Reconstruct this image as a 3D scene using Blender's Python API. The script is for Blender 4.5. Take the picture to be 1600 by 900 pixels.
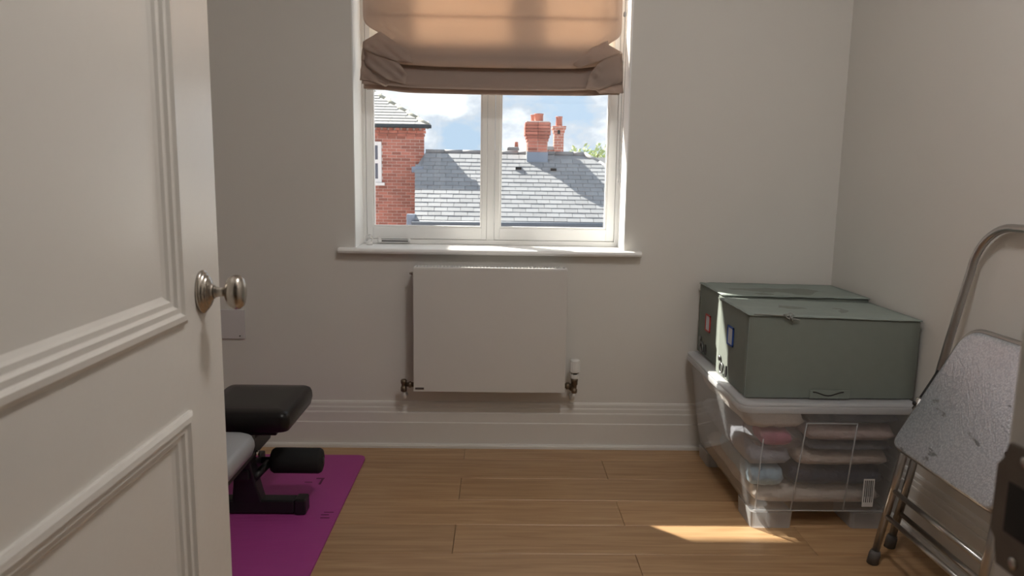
import bpy, bmesh, math, random
from mathutils import Vector, Matrix, noise
random.seed(7)
for o in list(bpy.data.objects): bpy.data.objects.remove(o)
scn = bpy.context.scene
C = scn.collection

# ------------------------------------------------------------------ camera
F_PX = 1160.0
cam_d = bpy.data.cameras.new('camera'); cam = bpy.data.objects.new('camera', cam_d); C.objects.link(cam)
cam_d.sensor_width = 36.0; cam_d.lens = F_PX / 1600 * 36.0; cam_d.clip_start = 0.02; cam_d.clip_end = 500
cam_d.dof.use_dof = True; cam_d.dof.focus_distance = 3.0; cam_d.dof.aperture_fstop = 9.0
CAM = Vector((0.0, -3.0, 1.131))
P, Yw, Rl = math.radians(8.6), math.radians(1.1), math.radians(-0.885)
fwd = Vector((math.sin(Yw)*math.cos(P), math.cos(Yw)*math.cos(P), -math.sin(P)))
rgt = Vector((math.cos(Yw), -math.sin(Yw), 0)); dwn = fwd.cross(rgt)
r2 = rgt*math.cos(Rl) + dwn*math.sin(Rl); d2 = -rgt*math.sin(Rl) + dwn*math.cos(Rl)
cam.matrix_world = Matrix(((r2.x, -d2.x, -fwd.x, CAM.x), (r2.y, -d2.y, -fwd.y, CAM.y), (r2.z, -d2.z, -fwd.z, CAM.z), (0, 0, 0, 1)))
scn.camera = cam

# ------------------------------------------------------------------ light
SUN_DIR = Vector((1.08, -1.0, -1.27)).normalized()
sun_d = bpy.data.lights.new('sun', 'SUN'); sun = bpy.data.objects.new('sun', sun_d); C.objects.link(sun)
sun_d.energy = 15.5; sun_d.angle = math.radians(0.5); sun_d.color = (1.0, 0.93, 0.82)
sun.rotation_euler = SUN_DIR.to_track_quat('-Z', 'Y').to_euler(); sun.location = (-8, 8, 14)

world = bpy.data.worlds.new('sky'); scn.world = world; world.use_nodes = True
nt = world.node_tree; nt.nodes.clear()
def N(t, typ, **kw):
    n = t.nodes.new(typ)
    for k, v in kw.items():
        if k in n.inputs: n.inputs[k].default_value = v
        else: setattr(n, k, v)
    return n
wo = N(nt, 'ShaderNodeOutputWorld'); bg = N(nt, 'ShaderNodeBackground'); bg.inputs['Strength'].default_value = 2.0
tc = N(nt, 'ShaderNodeTexCoord'); mp = N(nt, 'ShaderNodeMapping'); mp.inputs['Scale'].default_value = (9.0, 9.0, 15.0); mp.inputs['Location'].default_value = (1.3, 0.4, 0.2)
ns = N(nt, 'ShaderNodeTexNoise'); ns.inputs['Scale'].default_value = 1.0; ns.inputs['Detail'].default_value = 7; ns.inputs['Roughness'].default_value = 0.55
cr = N(nt, 'ShaderNodeValToRGB'); cr.color_ramp.elements[0].position = 0.42; cr.color_ramp.elements[0].color = (0.31, 0.40, 0.50, 1)
cr.color_ramp.elements[1].position = 0.62; cr.color_ramp.elements[1].color = (0.66, 0.67, 0.68, 1)
e = cr.color_ramp.elements.new(0.5); e.color = (0.40, 0.44, 0.49, 1)
nt.links.new(tc.outputs['Generated'], mp.inputs['Vector']); nt.links.new(mp.outputs[0], ns.inputs['Vector'])
nt.links.new(ns.outputs['Fac'], cr.inputs[0]); nt.links.new(cr.outputs[0], bg.inputs['Color']); nt.links.new(bg.outputs[0], wo.inputs[0])

scn.view_settings.view_transform = 'Standard'; scn.view_settings.look = 'None'
scn.view_settings.gamma = 1.0; scn.view_settings.use_curve_mapping = False
scn.view_settings.exposure = 0.0

# ------------------------------------------------------------------ helpers
def srgb(r, g, b):
    f = lambda c: (c/255/12.92) if c <= 10 else ((c/255+0.055)/1.055)**2.4
    return (f(r), f(g), f(b), 1)

def mat(name, col, rough=0.5, metal=0.0, var=0.0, nscale=8.0, bump=0.0, bscale=60.0, coat=0.0, stretch=(1, 1, 1), objvar=0.0, spec=0.5, sheen=0.0):
    m = bpy.data.materials.new(name); m.use_nodes = True
    t = m.node_tree; b = t.nodes['Principled BSDF']
    b.inputs['Roughness'].default_value = rough; b.inputs['Metallic'].default_value = metal
    b.inputs['Coat Weight'].default_value = coat; b.inputs['Coat Roughness'].default_value = 0.15
    b.inputs['Specular IOR Level'].default_value = spec; b.inputs['Sheen Weight'].default_value = sheen
    g = N(t, 'ShaderNodeNewGeometry'); mpp = N(t, 'ShaderNodeMapping'); mpp.inputs['Scale'].default_value = stretch
    t.links.new(g.outputs['Position'], mpp.inputs['Vector'])
    nz = N(t, 'ShaderNodeTexNoise'); nz.inputs['Scale'].default_value = nscale; nz.inputs['Detail'].default_value = 5
    t.links.new(mpp.outputs[0], nz.inputs['Vector'])
    mr = N(t, 'ShaderNodeMapRange'); mr.inputs['To Min'].default_value = 1-var; mr.inputs['To Max'].default_value = 1+var
    t.links.new(nz.outputs['Fac'], mr.inputs['Value'])
    fac = mr.outputs[0]
    if objvar:
        oi = N(t, 'ShaderNodeObjectInfo'); m2 = N(t, 'ShaderNodeMapRange'); m2.inputs['To Min'].default_value = 1-objvar; m2.inputs['To Max'].default_value = 1+objvar
        t.links.new(oi.outputs['Random'], m2.inputs['Value'])
        mu = N(t, 'ShaderNodeMath', operation='MULTIPLY'); t.links.new(fac, mu.inputs[0]); t.links.new(m2.outputs[0], mu.inputs[1]); fac = mu.outputs[0]
    vm = N(t, 'ShaderNodeVectorMath', operation='SCALE'); vm.inputs[0].default_value = col[:3]
    t.links.new(fac, vm.inputs['Scale']); t.links.new(vm.outputs[0], b.inputs['Base Color'])
    if bump:
        n2 = N(t, 'ShaderNodeTexNoise'); n2.inputs['Scale'].default_value = bscale; n2.inputs['Detail'].default_value = 3
        t.links.new(mpp.outputs[0], n2.inputs['Vector'])
        bp = N(t, 'ShaderNodeBump'); bp.inputs['Strength'].default_value = bump; bp.inputs['Distance'].default_value = 0.01
        t.links.new(n2.outputs['Fac'], bp.inputs['Height']); t.links.new(bp.outputs[0], b.inputs['Normal'])
    return m

def link(o, parent=None):
    C.objects.link(o)
    if parent is not None: o.parent = parent
    return o
def root_loc(p):
    v = Vector((0, 0, 0))
    while p is not None: v += p.location; p = p.parent
    return v
def obj(name, bm, m, parent=None, smooth=False, label=None, world_coords=True):
    if world_coords and parent is not None:
        bmesh.ops.translate(bm, verts=bm.verts, vec=-root_loc(parent))
    bmesh.ops.recalc_face_normals(bm, faces=bm.faces)
    me = bpy.data.meshes.new(name); bm.to_mesh(me); bm.free()
    me.materials.append(m)
    if smooth:
        for p in me.polygons: p.use_smooth = True
    o = bpy.data.objects.new(name, me); link(o, parent)
    if smooth == 'auto':
        md = o.modifiers.new('wn', 'WEIGHTED_NORMAL')
        me.set_sharp_from_angle(angle=math.radians(32))
    if label: o['label'] = label
    return o
def inst(name, me, loc, parent, rot=None, scale=None):
    o = bpy.data.objects.new(name, me); o.location = Vector(loc) - root_loc(parent)
    if rot: o.rotation_euler = rot
    if scale: o.scale = scale
    return link(o, parent)
def thing(name, label, cat, loc=(0, 0, 0), group=None):
    o = bpy.data.objects.new(name, None); o.empty_display_size = 0.1; o.location = loc; link(o)
    return tag(o, label, cat, group)
def tag(o, label, cat, group=None):
    o['label'] = label; o['category'] = cat
    if group: o['group'] = group
    return o
def struct(o): o['kind'] = 'structure'; return o
def sroot(name, loc=(0, 0, 0)):
    o = bpy.data.objects.new(name, None); o.location = loc; link(o); return struct(o)

def box(bm, x0, x1, y0, y1, z0, z1, bev=0.0, seg=2):
    r = bmesh.ops.create_cube(bm, size=1.0); vs = r['verts']
    for v in vs:
        v.co = Vector(((x0+x1)/2 + v.co.x*(x1-x0), (y0+y1)/2 + v.co.y*(y1-y0), (z0+z1)/2 + v.co.z*(z1-z0)))
    if bev:
        es = list({e for v in vs for e in v.link_edges})
        bmesh.ops.bevel(bm, geom=es, offset=bev, segments=seg, affect='EDGES', profile=0.5)
    return bm
def B(*a, **k):
    bm = bmesh.new(); return box(bm, *a, **k)
def tube(bm, pts, r, n=12, cap=True, closed=False):
    pts = [Vector(p) for p in pts]; rr = r if isinstance(r, (list, tuple)) else [r]*len(pts)
    m = len(pts); T = []
    for i in range(m):
        a = pts[(i-1) % m] if (closed or i > 0) else pts[0]; b = pts[(i+1) % m] if (closed or i < m-1) else pts[-1]
        T.append((b-a).normalized())
    up = Vector((0, 0, 1)) if abs(T[0].z) < 0.9 else Vector((1, 0, 0))
    u = T[0].cross(up).normalized(); rings = []
    for i in range(m):
        u = (u - T[i]*u.dot(T[i])).normalized(); v = T[i].cross(u)
        rings.append([bm.verts.new(pts[i] + (u*math.cos(2*math.pi*k/n) + v*math.sin(2*math.pi*k/n))*rr[i]) for k in range(n)])
    for i in range(m if closed else m-1):
        A, D = rings[i], rings[(i+1) % m]
        for k in range(n): bm.faces.new((A[k], A[(k+1) % n], D[(k+1) % n], D[k]))
    if cap and not closed: bm.faces.new(rings[0][::-1]); bm.faces.new(rings[-1])
    return bm
def lathe(bm, prof, origin, axis, n=24, sx=1.0, sy=1.0):
    """prof = [(radius, height along axis)], closed to the axis at both ends"""
    axis = Vector(axis).normalized(); up = Vector((0, 0, 1)) if abs(axis.z) < 0.9 else Vector((0, 1, 0))
    u = axis.cross(up).normalized(); v = axis.cross(u); o = Vector(origin)
    rings = []
    for r, h in prof:
        rings.append([bm.verts.new(o + axis*h + u*math.cos(2*math.pi*k/n)*r*sx + v*math.sin(2*math.pi*k/n)*r*sy) for k in range(n)])
    for A, D in zip(rings, rings[1:]):
        for k in range(n): bm.faces.new((A[k], A[(k+1) % n], D[(k+1) % n], D[k]))
    bm.faces.new(rings[0][::-1]); bm.faces.new(rings[-1])
    return bm
def loft(bm, loops, cap0=True, cap1=True):
    R = [[bm.verts.new(p) for p in L] for L in loops]; n = len(R[0])
    for A, D in zip(R, R[1:]):
        for k in range(n): bm.faces.new((A[k], A[(k+1) % n], D[(k+1) % n], D[k]))
    if cap0: bm.faces.new(R[0][::-1])
    if cap1: bm.faces.new(R[-1])
    return bm
def rrect(x0, x1, y0, y1, z, r, n=5):
    out = []
    for cx, cy, a0 in ((x1-r, y1-r, 0), (x0+r, y1-r, 90), (x0+r, y0+r, 180), (x1-r, y0+r, 270)):
        for i in range(n+1):
            a = math.radians(a0 + 90*i/n); out.append(Vector((cx+r*math.cos(a), cy+r*math.sin(a), z)))
    return out
def extrude_profile(bm, prof, p0, p1, nrm):
    """prof = [(out, z)] swept straight from p0 to p1; nrm = outward direction"""
    p0, p1, nrm = Vector(p0), Vector(p1), Vector(nrm)
    A = [bm.verts.new(p0 + nrm*o + Vector((0, 0, z))) for o, z in prof]; D = [bm.verts.new(p1 + nrm*o + Vector((0, 0, z))) for o, z in prof]
    n = len(prof)
    for k in range(n): bm.faces.new((A[k], A[(k+1) % n], D[(k+1) % n], D[k]))
    bm.faces.new(A[::-1]); bm.faces.new(D)
    return bm
def soft_slab(x0, x1, y0, y1, z0, z1, nx=26, ny=18, amp=0.0045, freq=9.0, seed=0, droop=0.0, p=14.0):
    """a pillow-like slab (folded cloth): superellipse plan edge, wavy top and bottom"""
    bm = bmesh.new(); S = {}
    cx, cy = (x0+x1)/2, (y0+y1)/2
    for side in (1, -1):
        for i in range(nx+1):
            for j in range(ny+1):
                a, b = -1+2*i/nx, -1+2*j/ny
                h = max(0.0, (1-abs(a)**p)*(1-abs(b)**p))**0.4
                edge = i in (0, nx) or j in (0, ny)
                if edge and side == -1: S[(side, i, j)] = S[(1, i, j)]; continue
                w = noise.noise(Vector((a*freq*0.35+seed, b*freq*0.3, seed*1.7+side*0.6)))*amp + noise.noise(Vector((a*freq+seed, b*freq, seed)))*amp*0.4
                zm = (z0+z1)/2; z = zm + side*(z1-z0)/2*h + w - droop*(a*a)
                xx = cx + a*(x1-x0)/2*(1-0.05*abs(b)**4) + w*0.5; yy = cy + b*(y1-y0)/2*(1-0.05*abs(a)**4)
                S[(side, i, j)] = bm.verts.new((xx, yy, z))
    for side in (1, -1):
        for i in range(nx):
            for j in range(ny):
                q = [S[(side, i, j)], S[(side, i+1, j)], S[(side, i+1, j+1)], S[(side, i, j+1)]]
                bm.faces.new(q if side == 1 else q[::-1])
    return bm

# ------------------------------------------------------------------ materials
M = {}
M['wall'] = mat('wall_paint', (0.74, 0.715, 0.675, 1), 0.75, bump=0.03, bscale=180, var=0.015, nscale=3)
M['ceiling'] = mat('ceiling_paint', (0.82, 0.81, 0.79, 1), 0.85, var=0.01)
M['trim'] = mat('white_eggshell', (0.76, 0.735, 0.695, 1), 0.38, var=0.01, bump=0.02, bscale=40)
M['door'] = mat('door_eggshell', (0.74, 0.71, 0.665, 1), 0.24, var=0.012, bump=0.035, bscale=55)
M['frame'] = mat('window_white', (0.91, 0.91, 0.90, 1), 0.32, var=0.01)
M['rad'] = mat('radiator_enamel', (0.70, 0.675, 0.64, 1), 0.38, var=0.01)
M['grille'] = mat('radiator_grille_white', (0.80, 0.79, 0.77, 1), 0.4)
M['nickel'] = mat('satin_nickel', (0.50, 0.46, 0.41, 1), 0.26, 1.0, var=0.05, nscale=30)
M['brass'] = mat('tarnished_brass', (0.20, 0.155, 0.11, 1), 0.38, 0.85, var=0.15, nscale=60)
M['plastic_w'] = mat('white_plastic', (0.78, 0.77, 0.75, 1), 0.4)
M['slot'] = mat('dark_slot', (0.05, 0.05, 0.05, 1), 0.6)
M['dark_gap'] = mat('dark_recess', (0.02, 0.018, 0.016, 1), 0.8)
M['iron'] = mat('bronzed_plate', (0.16, 0.13, 0.105, 1), 0.5, 0.4, var=0.2, nscale=90)
M['steel'] = mat('stool_tube_steel', (0.46, 0.45, 0.44, 1), 0.28, 1.0, var=0.1, nscale=20)
M['rubber'] = mat('grey_rubber', (0.10, 0.09, 0.085, 1), 0.75)
M['black_metal'] = mat('black_powder_coat', (0.012, 0.012, 0.013, 1), 0.42, var=0.1)
M['black_vinyl'] = mat('black_vinyl', (0.012, 0.0105, 0.0105, 1), 0.30, bump=0.05, bscale=250, spec=0.3)
M['grey_vinyl'] = mat('grey_vinyl', (0.36, 0.37, 0.39, 1), 0.34, bump=0.04, bscale=200)
M['foam'] = mat('black_foam', (0.012, 0.012, 0.012, 1), 0.85, bump=0.1, bscale=300)
M['box'] = mat('grey_green_fabric_shaded', (0.20, 0.225, 0.20, 1), 0.8, var=0.05, nscale=30, bump=0.12, bscale=420)  # box fabric with the shade of the front face put into its colour
M['box_lit'] = mat('grey_green_fabric_lit', (0.265, 0.31, 0.285, 1), 0.75, var=0.06, nscale=22, bump=0.12, bscale=300)  # same fabric, lighter: light falling on the top put into the colour
def weave(m, sc):
    t = m.node_tree; b = t.nodes['Principled BSDF']; g = N(t, 'ShaderNodeNewGeometry'); ck = N(t, 'ShaderNodeTexChecker'); ck.inputs['Scale'].default_value = sc
    t.links.new(g.outputs['Position'], ck.inputs['Vector']); bp = N(t, 'ShaderNodeBump'); bp.inputs['Strength'].default_value = 0.25; bp.inputs['Distance'].default_value = 0.0015
    t.links.new(ck.outputs['Fac'], bp.inputs['Height']); t.links.new(bp.outputs[0], b.inputs['Normal'])
weave(M['box'], 260)
M['cord'] = mat('grey_cord', (0.34, 0.36, 0.34, 1), 0.8)
M['red'] = mat('red_label_frame', srgb(190, 60, 62), 0.5)
M['blue'] = mat('blue_label_frame', srgb(45, 85, 165), 0.5)
M['card'] = mat('pale_label_card', (0.62, 0.66, 0.72, 1), 0.6)
M['pewter'] = mat('pewter_buckle', (0.22, 0.22, 0.22, 1), 0.35, 0.9)
M['lead'] = mat('lead_flashing', (0.25, 0.30, 0.38, 1), 0.6, var=0.12, nscale=3)
M['mortar'] = mat('mortar', (0.66, 0.56, 0.51, 1), 0.9, var=0.1, nscale=6)
M['brick'] = mat('red_brick', (0.46, 0.18, 0.135, 1), 0.85, var=0.2, nscale=9, objvar=0.28)
def brickwall_mat():
    m = bpy.data.materials.new('brickwork'); m.use_nodes = True; t = m.node_tree; b = t.nodes['Principled BSDF']; b.inputs['Roughness'].default_value = 0.9
    g = N(t, 'ShaderNodeNewGeometry'); sp = N(t, 'ShaderNodeSeparateXYZ'); cb = N(t, 'ShaderNodeCombineXYZ'); ad = N(t, 'ShaderNodeMath', operation='ADD')
    t.links.new(g.outputs['Position'], sp.inputs[0]); t.links.new(sp.outputs['X'], ad.inputs[0]); t.links.new(sp.outputs['Y'], ad.inputs[1]); t.links.new(ad.outputs[0], cb.inputs['X']); t.links.new(sp.outputs['Z'], cb.inputs['Y'])
    br = N(t, 'ShaderNodeTexBrick'); br.inputs['Scale'].default_value = 1.0; br.inputs['Brick Width'].default_value = 0.2255; br.inputs['Row Height'].default_value = 0.0745; br.inputs['Mortar Size'].default_value = 0.0053
    br.inputs['Color1'].default_value = (0.50, 0.20, 0.15, 1); br.inputs['Color2'].default_value = (0.38, 0.145, 0.11, 1); br.inputs['Mortar'].default_value = (0.66, 0.56, 0.51, 1)
    t.links.new(cb.outputs[0], br.inputs['Vector']); t.links.new(br.outputs['Color'], b.inputs['Base Color']); return m
M['brickwork'] = brickwall_mat()
M['slate'] = mat('grey_slate', (0.30, 0.31, 0.325, 1), 0.65, var=0.12, nscale=4, objvar=0.10)
M['slate_pale'] = mat('pale_roof_tile', (0.36, 0.36, 0.355, 1), 0.7, var=0.1, nscale=4, objvar=0.06)
M['ridge'] = mat('ridge_tile', (0.27, 0.27, 0.275, 1), 0.6, var=0.15, nscale=3, objvar=0.12)
M['hip'] = mat('hip_tile_lichen', (0.40, 0.39, 0.32, 1), 0.8, var=0.25, nscale=3)
M['gutter'] = mat('dark_gutter', (0.05, 0.06, 0.065, 1), 0.45)
M['gutter_grey'] = mat('blue_grey_gutter', (0.12, 0.145, 0.18, 1), 0.6)
M['pot'] = mat('terracotta_pot', (0.48, 0.19, 0.14, 1), 0.8, var=0.15, nscale=6)
M['pane_dark'] = mat('house_window_glass', (0.10, 0.14, 0.19, 1), 0.08)
M['leaf'] = mat('pale_leaf', (0.42, 0.50, 0.24, 1), 0.7, var=0.35, nscale=4)
M['bark'] = mat('bark', (0.16, 0.12, 0.09, 1), 0.9)
M['gravel'] = mat('pale_render', (0.46, 0.44, 0.42, 1), 0.9, var=0.2, nscale=8)
M['outer'] = mat('outer_brick', (0.36, 0.20, 0.15, 1), 0.9, var=0.2, nscale=12)

def plank_mat():
    m = bpy.data.materials.new('oak_plank'); m.use_nodes = True; t = m.node_tree; b = t.nodes['Principled BSDF']
    g = N(t, 'ShaderNodeNewGeometry'); oi = N(t, 'ShaderNodeObjectInfo')
    off = N(t, 'ShaderNodeVectorMath', operation='MULTIPLY'); off.inputs[1].default_value = (7, 13, 5)
    cx = N(t, 'ShaderNodeCombineXYZ')
    for k in range(3): t.links.new(oi.outputs['Random'], cx.inputs[k])
    t.links.new(cx.outputs[0], off.inputs[0])
    ad = N(t, 'ShaderNodeVectorMath', operation='ADD'); t.links.new(g.outputs['Position'], ad.inputs[0]); t.links.new(off.outputs[0], ad.inputs[1])
    mp = N(t, 'ShaderNodeMapping'); mp.inputs['Scale'].default_value = (1.0, 16.0, 1.0); t.links.new(ad.outputs[0], mp.inputs['Vector'])
    n1 = N(t, 'ShaderNodeTexNoise'); n1.inputs['Scale'].default_value = 3.2; n1.inputs['Detail'].default_value = 8; n1.inputs['Distortion'].default_value = 0.7
    t.links.new(mp.outputs[0], n1.inputs['Vector'])
    ramp = N(t, 'ShaderNodeValToRGB')
    ramp.color_ramp.elements[0].position = 0.32; ramp.color_ramp.elements[0].color = (0.36, 0.205, 0.098, 1)
    ramp.color_ramp.elements[1].position = 0.68; ramp.color_ramp.elements[1].color = (0.50, 0.315, 0.165, 1)
    t.links.new(n1.outputs['Fac'], ramp.inputs[0])
    mr = N(t, 'ShaderNodeMapRange'); mr.inputs['To Min'].default_value = 0.88; mr.inputs['To Max'].default_value = 1.12; t.links.new(oi.outputs['Random'], mr.inputs['Value'])
    sc = N(t, 'ShaderNodeVectorMath', operation='SCALE'); t.links.new(ramp.outputs[0], sc.inputs[0]); t.links.new(mr.outputs[0], sc.inputs['Scale'])
    t.links.new(sc.outputs[0], b.inputs['Base Color'])
    b.inputs['Roughness'].default_value = 0.37; b.inputs['Specular IOR Level'].default_value = 0.6
    bp = N(t, 'ShaderNodeBump'); bp.inputs['Strength'].default_value = 0.05; bp.inputs['Distance'].default_value = 0.004
    t.links.new(n1.outputs['Fac'], bp.inputs['Height']); t.links.new(bp.outputs[0], b.inputs['Normal'])
    return m
M['plank'] = plank_mat()

def pane_mat(name, haze=0.0, tint=(1, 1, 1, 1), gloss=0.05, rough=0.0, refl=1.0):
    """clear sheet: light goes straight through, a fresnel share is mirrored, a little is scattered"""
    m = bpy.data.materials.new(name); m.use_nodes = True; t = m.node_tree; t.nodes.clear()
    out = N(t, 'ShaderNodeOutputMaterial'); tr = N(t, 'ShaderNodeBsdfTransparent'); tr.inputs[0].default_value = tint
    gl = N(t, 'ShaderNodeBsdfGlossy'); gl.inputs['Roughness'].default_value = rough; gl.inputs[0].default_value = (refl, refl, refl, 1)
    fw = N(t, 'ShaderNodeLayerWeight'); fw.inputs['Blend'].default_value = 0.5
    pw = N(t, 'ShaderNodeMath', operation='POWER'); pw.inputs[1].default_value = 5.0; t.links.new(fw.outputs['Facing'], pw.inputs[0])
    lw = N(t, 'ShaderNodeMapRange'); lw.inputs['To Min'].default_value = 0.04; lw.inputs['To Max'].default_value = 1.0; t.links.new(pw.outputs[0], lw.inputs['Value'])
    mx = N(t, 'ShaderNodeMixShader'); t.links.new(lw.outputs[0], mx.inputs[0]); t.links.new(tr.outputs[0], mx.inputs[1]); t.links.new(gl.outputs[0], mx.inputs[2])
    last = mx.outputs[0]
    if haze:
        df = N(t, 'ShaderNodeBsdfDiffuse'); df.inputs[0].default_value = (0.85, 0.86, 0.88, 1)
        tl = N(t, 'ShaderNodeBsdfTranslucent'); tl.inputs[0].default_value = (0.85, 0.86, 0.88, 1)
        m1 = N(t, 'ShaderNodeMixShader'); m1.inputs[0].default_value = 0.5; t.links.new(df.outputs[0], m1.inputs[1]); t.links.new(tl.outputs[0], m1.inputs[2])
        m2 = N(t, 'ShaderNodeMixShader'); m2.inputs[0].default_value = haze; t.links.new(last, m2.inputs[1]); t.links.new(m1.outputs[0], m2.inputs[2]); last = m2.outputs[0]
    t.links.new(last, out.inputs[0]); return m
M['glass'] = pane_mat('window_glass', 0.0, (0.97, 0.98, 0.98, 1))
M['clear'] = pane_mat('clear_plastic', 0.09, (0.95, 0.96, 0.97, 1), rough=0.12)
M['clear_rib'] = pane_mat('clear_plastic_rib', 0.40, (0.95, 0.96, 0.97, 1), rough=0.15)
M['frosted'] = pane_mat('frosted_lid_plastic', 0.62, (0.95, 0.96, 0.97, 1), rough=0.3)
M['film'] = pane_mat('thin_plastic_film', 0.14, (1, 1, 1, 1), rough=0.05)

def fabric_mat(name, col, trans=0.5):
    m = bpy.data.materials.new(name); m.use_nodes = True; t = m.node_tree; t.nodes.clear()
    out = N(t, 'ShaderNodeOutputMaterial'); df = N(t, 'ShaderNodeBsdfPrincipled'); df.inputs['Base Color'].default_value = col; df.inputs['Roughness'].default_value = 0.7; df.inputs['Sheen Weight'].default_value = 0.25
    tl = N(t, 'ShaderNodeBsdfTranslucent'); tl.inputs[0].default_value = (col[0]*1.36, col[1]*1.36, col[2]*1.32, 1)
    mx = N(t, 'ShaderNodeMixShader'); mx.inputs[0].default_value = trans
    g = N(t, 'ShaderNodeNewGeometry'); w = N(t, 'ShaderNodeTexNoise'); w.inputs['Scale'].default_value = 500; w.inputs['Detail'].default_value = 1
    t.links.new(g.outputs['Position'], w.inputs['Vector']); bp = N(t, 'ShaderNodeBump'); bp.inputs['Strength'].default_value = 0.05; t.links.new(w.outputs['Fac'], bp.inputs['Height'])
    t.links.new(bp.outputs[0], df.inputs['Normal'])
    t.links.new(df.outputs[0], mx.inputs[1]); t.links.new(tl.outputs[0], mx.inputs[2]); t.links.new(mx.outputs[0], out.inputs[0]); return m
M['blind'] = fabric_mat('blind_fabric', (0.58, 0.49, 0.44, 1), 0.55)

def mat_mat():
    m = bpy.data.materials.new('purple_foam_mat'); m.use_nodes = True; t = m.node_tree; b = t.nodes['Principled BSDF']
    b.inputs['Base Color'].default_value = srgb(168, 62, 140); b.inputs['Roughness'].default_value = 0.6
    g = N(t, 'ShaderNodeNewGeometry'); wv = N(t, 'ShaderNodeTexWave'); wv.inputs['Scale'].default_value = 55; wv.bands_direction = 'Y'
    wv.inputs['Distortion'].default_value = 0.4
    t.links.new(g.outputs['Position'], wv.inputs['Vector']); bp = N(t, 'ShaderNodeBump'); bp.inputs['Strength'].default_value = 0.5; bp.inputs['Distance'].default_value = 0.0015
    t.links.new(wv.outputs['Fac'], bp.inputs['Height']); t.links.new(bp.outputs[0], b.inputs['Normal']); return m
M['mat'] = mat_mat()
M['mat_dark'] = mat('purple_mat_scuff', srgb(98, 28, 74), 0.8)

def galv_mat():
    m = bpy.data.materials.new('hammered_grey_plate'); m.use_nodes = True; t = m.node_tree; b = t.nodes['Principled BSDF']
    b.inputs['Metallic'].default_value = 0.85; b.inputs['Roughness'].default_value = 0.36
    g = N(t, 'ShaderNodeNewGeometry'); v = N(t, 'ShaderNodeTexVoronoi'); v.inputs['Scale'].default_value = 170
    t.links.new(g.outputs['Position'], v.inputs['Vector'])
    r = N(t, 'ShaderNodeValToRGB'); r.color_ramp.elements[0].position = 0.05; r.color_ramp.elements[0].color = (0.86, 0.90, 0.97, 1)
    r.color_ramp.elements[1].position = 0.75; r.color_ramp.elements[1].color = (0.60, 0.65, 0.73, 1)
    t.links.new(v.outputs['Distance'], r.inputs[0])
    # dark scuffs
    mp = N(t, 'ShaderNodeMapping'); mp.inputs['Scale'].default_value = (1, 9, 30); mp.inputs['Rotation'].default_value = (0.5, 0, 0); t.links.new(g.outputs['Position'], mp.inputs['Vector'])
    n = N(t, 'ShaderNodeTexNoise'); n.inputs['Scale'].default_value = 1.4; n.inputs['Detail'].default_value = 4; t.links.new(mp.outputs[0], n.inputs['Vector'])
    r2_ = N(t, 'ShaderNodeValToRGB'); r2_.color_ramp.elements[0].position = 0.66; r2_.color_ramp.elements[0].color = (1, 1, 1, 1); r2_.color_ramp.elements[1].position = 0.72; r2_.color_ramp.elements[1].color = (0.5, 0.5, 0.5, 1)
    t.links.new(n.outputs['Fac'], r2_.inputs[0])
    mu = N(t, 'ShaderNodeVectorMath', operation='MULTIPLY'); t.links.new(r.outputs[0], mu.inputs[0]); t.links.new(r2_.outputs[0], mu.inputs[1]); t.links.new(mu.outputs[0], b.inputs['Base Color'])
    bp = N(t, 'ShaderNodeBump'); bp.inputs['Strength'].default_value = 0.35; bp.inputs['Distance'].default_value = 0.002; t.links.new(v.outputs['Distance'], bp.inputs['Height']); t.links.new(bp.outputs[0], b.inputs['Normal'])
    return m
M['plate'] = galv_mat()

# ------------------------------------------------------------------ room shell
XL, XR, YF, ZC = -1.75, 1.37, -2.54, 2.60      # left wall, right wall, doorway wall (room face), ceiling
T = 0.30
WX0, WX1, WZ0, WZ1 = -0.580, 0.513, 0.815, 2.28   # window hole
bm = bmesh.new()
box(bm, XL-0.2, WX0, 0, T, -0.05, ZC+0.1); box(bm, WX1, XR+0.2, 0, T, -0.05, ZC+0.1)
box(bm, WX0, WX1, 0, T, -0.05, WZ0); box(bm, WX0, WX1, 0, T, WZ1, ZC+0.1)
bmesh.ops.remove_doubles(bm, verts=bm.verts, dist=1e-5)
struct(obj('wall_back', bm, M['wall']))
struct(obj('wall_right', B(XR, XR+0.2, -5.2, 0, -0.05, ZC+0.1), M['wall']))
struct(obj('wall_left', B(XL-0.2, XL, -5.2, 0, -0.05, ZC+0.1), M['wall']))
DX0, DX1 = -0.457, 0.338                            # doorway
bm = bmesh.new()
box(bm, XL, DX0-0.05, YF-0.12, YF, 0, ZC); box(bm, DX1+0.03, XR, YF-0.12, YF, 0, ZC); box(bm, DX0-0.05, DX1+0.03, YF-0.12, YF, 2.06, ZC)
struct(obj('wall_front', bm, M['wall']))
struct(obj('wall_hall', B(XL, XR, -5.2, -5.0, 0, ZC), M['wall']))
struct(obj('ceiling', B(XL-0.1, XR+0.1, -5.2, 0.0, ZC, ZC+0.1), M['ceiling']))
floor = struct(obj('floor', B(XL-0.1, XR+0.1, -5.2, 0, -0.08, -0.012), M['dark_gap']))
# oak planks: rows along x, butt joints alternate
rows = [0.0, -0.145] + [-0.145-0.1885*k for k in range(1, 27)]
L = 1.115; g = 0.0006
for k in range(len(rows)-1):
    y1, y0 = rows[k], rows[k+1]
    off = (-0.128, 0.427)[k % 2]
    xs = [XL] + [off + L*i for i in range(-3, 4) if XL+0.02 < off+L*i < XR-0.02] + [XR]
    for a, b2 in zip(xs, xs[1:]):
        bm = bmesh.new(); box(bm, a+g, b2-g, y0+g, y1-g, -0.012, 0.0, bev=0.0013, seg=1)
        obj('floor_plank', bm, M['plank'], floor)

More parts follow.
